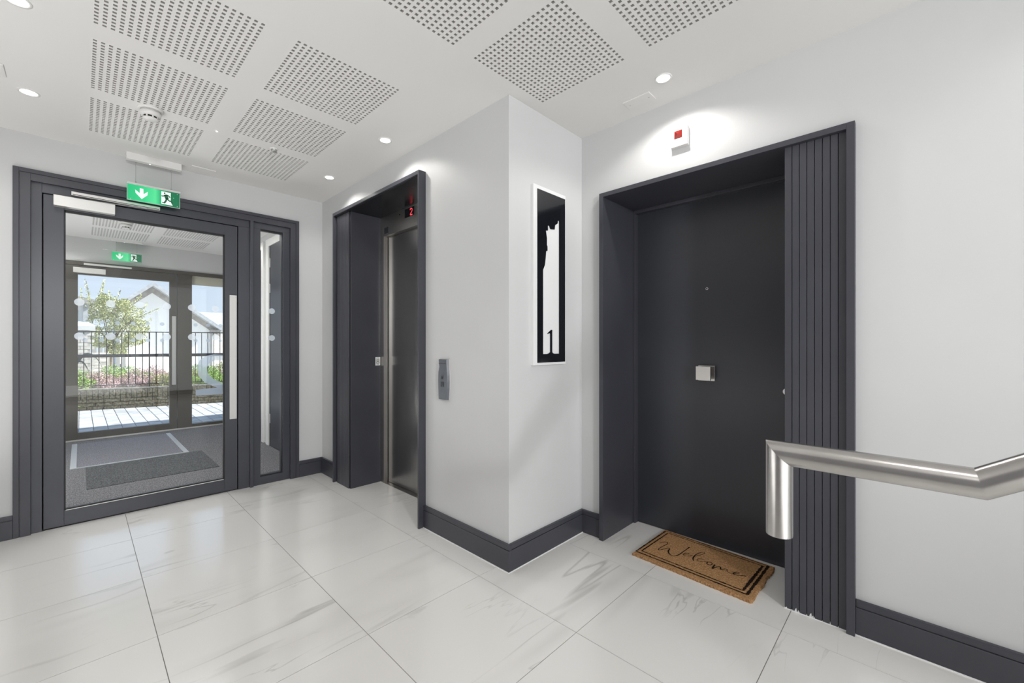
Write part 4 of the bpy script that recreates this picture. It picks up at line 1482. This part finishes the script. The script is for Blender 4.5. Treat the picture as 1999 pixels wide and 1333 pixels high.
# tree ---------------------------------------------------------------
TY = 15.2
tb = on_y(210, 640, TY)
tree = thing('tree', (tb.x, TY, 0), 'light green leafy tree behind the railing, in front of the gabled house', 'tree')
bm = bmesh.new()
rod(bm, (tb.x, TY, 0.0), (tb.x + 0.05, TY, 1.3), 0.06)
branches = []
for k in range(11):
    a = on_y(random.uniform(180, 262), random.uniform(600, 650), TY)
    rod(bm, (tb.x + 0.05, TY, random.uniform(0.9, 1.35)), (a.x, TY + random.uniform(-0.5, 0.5), a.z), 0.010)
obj('trunk', bm, 'trunk', tree)
bm = bmesh.new()
blobs = [(205, 632, 30, 24), (232, 622, 28, 24), (190, 610, 18, 22), (215, 600, 20, 20), (250, 640, 26, 20), (262, 612, 20, 16), (180, 640, 14, 24), (238, 668, 30, 12), (196, 668, 20, 10), (272, 640, 20, 16), (262, 662, 22, 12), (228, 684, 20, 12), (200, 588, 12, 14), (240, 596, 14, 12)]
def tree_place():
    while True:
        bx, by, rx, ry = random.choice(blobs)
        t_, q = random.uniform(0, 6.28), math.sqrt(random.random())
        p = on_y(bx + rx * q * math.cos(t_), by + ry * q * math.sin(t_), TY)
        p.y += random.uniform(-0.55, 0.55)
        if noise.noise(p * 3.2) > -0.22:
            return p
leaves(bm, 11500, tree_place, 0.024)
def sprig(p0, p1, n, spread):
    for _ in range(n):
        t_ = random.random()
        x = p0[0] + (p1[0] - p0[0]) * t_; y = p0[1] + (p1[1] - p0[1]) * t_
        p = on_y(x + random.gauss(0, spread * (1.2 - t_)), y + random.gauss(0, 1.5), TY + random.uniform(-0.2, 0.2))
        s = 0.022 * random.uniform(0.6, 1.2)
        u = Vector((random.gauss(0, 1), random.gauss(0, 1), random.gauss(0, 1))).normalized(); v = u.orthogonal().normalized()
        bm.faces.new([bm.verts.new(p + u * s), bm.verts.new(p + v * s * 0.5), bm.verts.new(p - u * s), bm.verts.new(p - v * s * 0.5)])
for a_, b_, n_ in (((190, 592), (204, 548), 150), ((176, 590), (166, 546), 80), ((160, 588), (158, 560), 40), ((214, 590), (213, 568), 60), ((224, 596), (236, 564), 46), ((250, 600), (277, 576), 90), ((262, 620), (288, 592), 70), ((265, 625), (312, 600), 60), ((268, 640), (296, 622), 50), ((172, 600), (174, 570), 60)):
    sprig(a_, b_, n_, 3.0)
obj('foliage', bm, 'leaf', tree, kind='stuff')
bm = bmesh.new()
for a_, b_ in (((192, 600), (204, 550)), ((178, 600), (168, 548)), ((222, 600), (236, 566)), ((245, 612), (277, 578)), ((255, 625), (312, 601))):
    rod(bm, on_y(*a_, TY), on_y(*b_, TY), 0.005, 6)
obj('twig', bm, 'trunk', tree, kind='stuff')

# houses ---------------------------------------------------------------
HY = 24.0
ap = on_y(297, 552, HY); el = on_y(226, 594, HY); er = on_y(424, 636, HY)
house = thing('gabled_house', (ap.x, HY, 0), 'white house with a tall pointed gable and grey roof edge behind the tree', 'house')
# symmetric gable: apex ap, slopes to both sides
k_l = (ap.z - el.z) / (ap.x - el.x)
hl = ap.x - (ap.z - 1.6) / k_l
k_r = (ap.z - er.z) / (er.x - ap.x)
xr_ = er.x - 0.15; zr_ = ap.z - k_r * (xr_ - ap.x)
xl_ = el.x + 0.1; zl_ = ap.z - k_l * (xl_ - ap.x) * -1 if False else ap.z - k_l * (ap.x - xl_)
bm = bmesh.new()
prism(bm, [Vector((xl_, HY, -0.1)), Vector((xr_, HY, -0.1)), Vector((xr_, HY, zr_ - 0.25)), Vector((ap.x, HY, ap.z - 0.3)), Vector((xl_, HY, zl_ - 0.25))], (0, 8, 0))
obj('wall', bm, 'render', house)
def verge(name, a, b, w0, w1, m, y0, dep):
    bm = bmesh.new()
    A, B_ = Vector((a[0], y0, a[1])), Vector((b[0], y0, b[1]))
    prism(bm, [A + Vector((0, 0, w0)), B_ + Vector((0, 0, w0)), B_ + Vector((0, 0, w1)), A + Vector((0, 0, w1))], (0, dep, 0))
    return obj(name, bm, m, house)
L0 = (el.x - 0.35, ap.z - k_l * (ap.x - el.x + 0.35)); A0 = (ap.x, ap.z); R0 = (er.x + 0.12, ap.z - k_r * (er.x + 0.12 - ap.x))
verge('gable_trim', L0, A0, -0.44, -0.15, 'gablebrick', HY - 0.05, 0.05)
verge('gable_trim', A0, R0, -0.44, -0.15, 'gablebrick', HY - 0.05, 0.05)
verge('roof_slope', L0, A0, -0.17, 0.0, 'roof', HY - 0.45, 8.6)
verge('roof_slope', A0, R0, -0.17, 0.0, 'roof', HY - 0.45, 8.6)
bm = bmesh.new(); rod(bm, (er.x - 0.22, HY - 0.06, 0), (er.x - 0.22, HY - 0.06, R0[1] - 0.15), 0.07)
obj('downpipe', bm, 'fence', house)
bm = bmesh.new(); box(bm, er.x - 0.3, er.x + 0.05, HY - 0.3, HY - 0.05, R0[1] - 0.25, R0[1] - 0.10)
obj('gutter', bm, 'gablebrick', house)
# second, farther house to the right
h2 = on_y(408, 607, 32)
hb = thing('far_house', (h2.x + 1.5, 32, 0), 'pale far house with a low grey roof at the right of the outer side light', 'house')
bm = bmesh.new(); box(bm, h2.x - 0.6, h2.x + 5.5, 32, 38, -0.1, h2.z - 0.9)
obj('wall', bm, 'palebrick', hb)
bm = bmesh.new()
prism(bm, [Vector((h2.x - 0.8, 31.8, h2.z - 0.9)), Vector((h2.x - 0.8, 38.2, h2.z - 0.9)), Vector((h2.x - 0.8, 35, h2.z + 0.1))], (6.5, 0, 0))
obj('roof', bm, 'roof', hb)
obj('window', B(h2.x + 1.0, h2.x + 1.9, 31.96, 32.05, 1.0, 2.1), 'windowdark', hb)

# left outbuilding wall with dark corner, brick pier, low wall, gate
PY = 13.0
q0, q1 = on_y(128, 632, PY), on_y(180, 645, PY)
pier = thing('brick_pier', ((q0.x + q1.x) / 2, PY, 0), 'pale brick pier with a stone cap at the left behind the railing', 'pier')
bm = bmesh.new(); box(bm, q0.x, q1.x - 0.03, PY, PY + 0.4, -0.06, q1.z - 0.01)
obj('mortar_core', bm, 'palemortar', pier)
pbm = obj('brick', B(-0.106, 0.106, -0.006, 0.02, -0.032, 0.032), 'palebrick', pier)
up = False
zz, c = 0.04, 0
while zz < q1.z - 0.04:
    x = q0.x + 0.106 - (0.11 if c % 2 else 0)
    while x < q1.x - 0.05:
        if up: inst(pbm, (x, PY, zz), pier)
        else: pbm.location = (x, PY, zz); up = True
        x += 0.222
    zz += 0.075; c += 1
bm = bmesh.new()
vs_ = [(q0.x - 0.05, PY - 0.05, q1.z), (q1.x + 0.05, PY - 0.05, q1.z), (q1.x + 0.05, PY + 0.45, q1.z), (q0.x - 0.05, PY + 0.45, q1.z)]
a = [bm.verts.new(p) for p in vs_]; b = [bm.verts.new((p[0], p[1], q1.z + 0.10)) for p in vs_]
c2 = [bm.verts.new((((q0.x + q1.x) / 2) + (p[0] - (q0.x + q1.x) / 2) * 0.55, PY + 0.2 + (p[1] - PY - 0.2) * 0.4, q1.z + 0.19)) for p in vs_]
bm.faces.new(a[::-1]); bm.faces.new(c2)
for k in range(4):
    bm.faces.new((a[k], a[(k + 1) % 4], b[(k + 1) % 4], b[k])); bm.faces.new((b[k], b[(k + 1) % 4], c2[(k + 1) % 4], c2[k]))
obj('cap_stone', bm, 'whitep', pier)

OY = 18.0
r0, r1 = on_y(100, 582, OY), on_y(171.5, 590, OY)
ob = thing('left_house', ((r0.x + r1.x) / 2, OY, 0), 'narrow strip of a pale grey house at the left edge of the outer door glass', 'house')
obj('wall', B(r0.x - 2, r1.x, OY, OY + 6, -0.1, r1.z - 0.05), 'render', ob)
obj('corner_trim', B(r1.x - 0.10, r1.x + 0.02, OY - 0.05, OY, 0, r1.z), 'roof', ob)
bm = bmesh.new()
prism(bm, [Vector((r0.x - 2, OY - 0.25, r1.z - 0.05)), Vector((r1.x + 0.25, OY - 0.25, r1.z - 0.05)), Vector((r1.x + 0.25, OY - 0.25, r1.z + 0.05)), Vector((r0.x - 2, OY - 0.25, r1.z + 0.75))], (0, 6.5, 0))
obj('roof', bm, 'gablebrick', ob)
obj('window', B(r1.x - 0.62, r1.x - 0.2, OY - 0.03, OY + 0.05, 1.55, r1.z - 0.25), 'windowdark', ob)

LW0, LW1 = on_y(130, 700, 13.8), on_y(214, 700, 13.8)
lw = thing('low_brick_wall', ((LW0.x + LW1.x) / 2, 13.8, 0), 'low pale brick wall beside the pier behind the railing', 'wall')
obj('mortar_core', B(LW0.x, LW1.x, 13.81, 14.0, -0.06, 0.96), 'palemortar', lw)
lb = obj('brick', B(-0.106, 0.106, -0.006, 0.02, -0.032, 0.032), 'palebrick', lw)
up = False
zz, c = 0.04, 0
while zz < 0.94:
    x = LW0.x + 0.106 - (0.11 if c % 2 else 0)
    while x < LW1.x - 0.08:
        if up: inst(lb, (x, 13.81, zz), lw)
        else: lb.location = (x, 13.81, zz); up = True
        x += 0.222
    zz += 0.075; c += 1
g0, g1 = on_y(184, 660, 16.5), on_y(246, 700, 16.5)
gt = thing('timber_gate', ((g0.x + g1.x) / 2, 16.5, 0), 'grey slatted gate behind the tree trunk', 'gate')
xx = g0.x
gs = obj('board', B(-0.045, 0.045, -0.01, 0.01, -0.05, g0.z), 'fence', gt)
up = False
while xx < g1.x:
    if up: inst(gs, (xx, 16.5, 0), gt)
    else: gs.location = (xx, 16.5, 0); up = True
    xx += 0.12
obj('cross_bar', B(g0.x, g1.x, 16.51, 16.55, 0.5, 0.6), 'fence', gt)
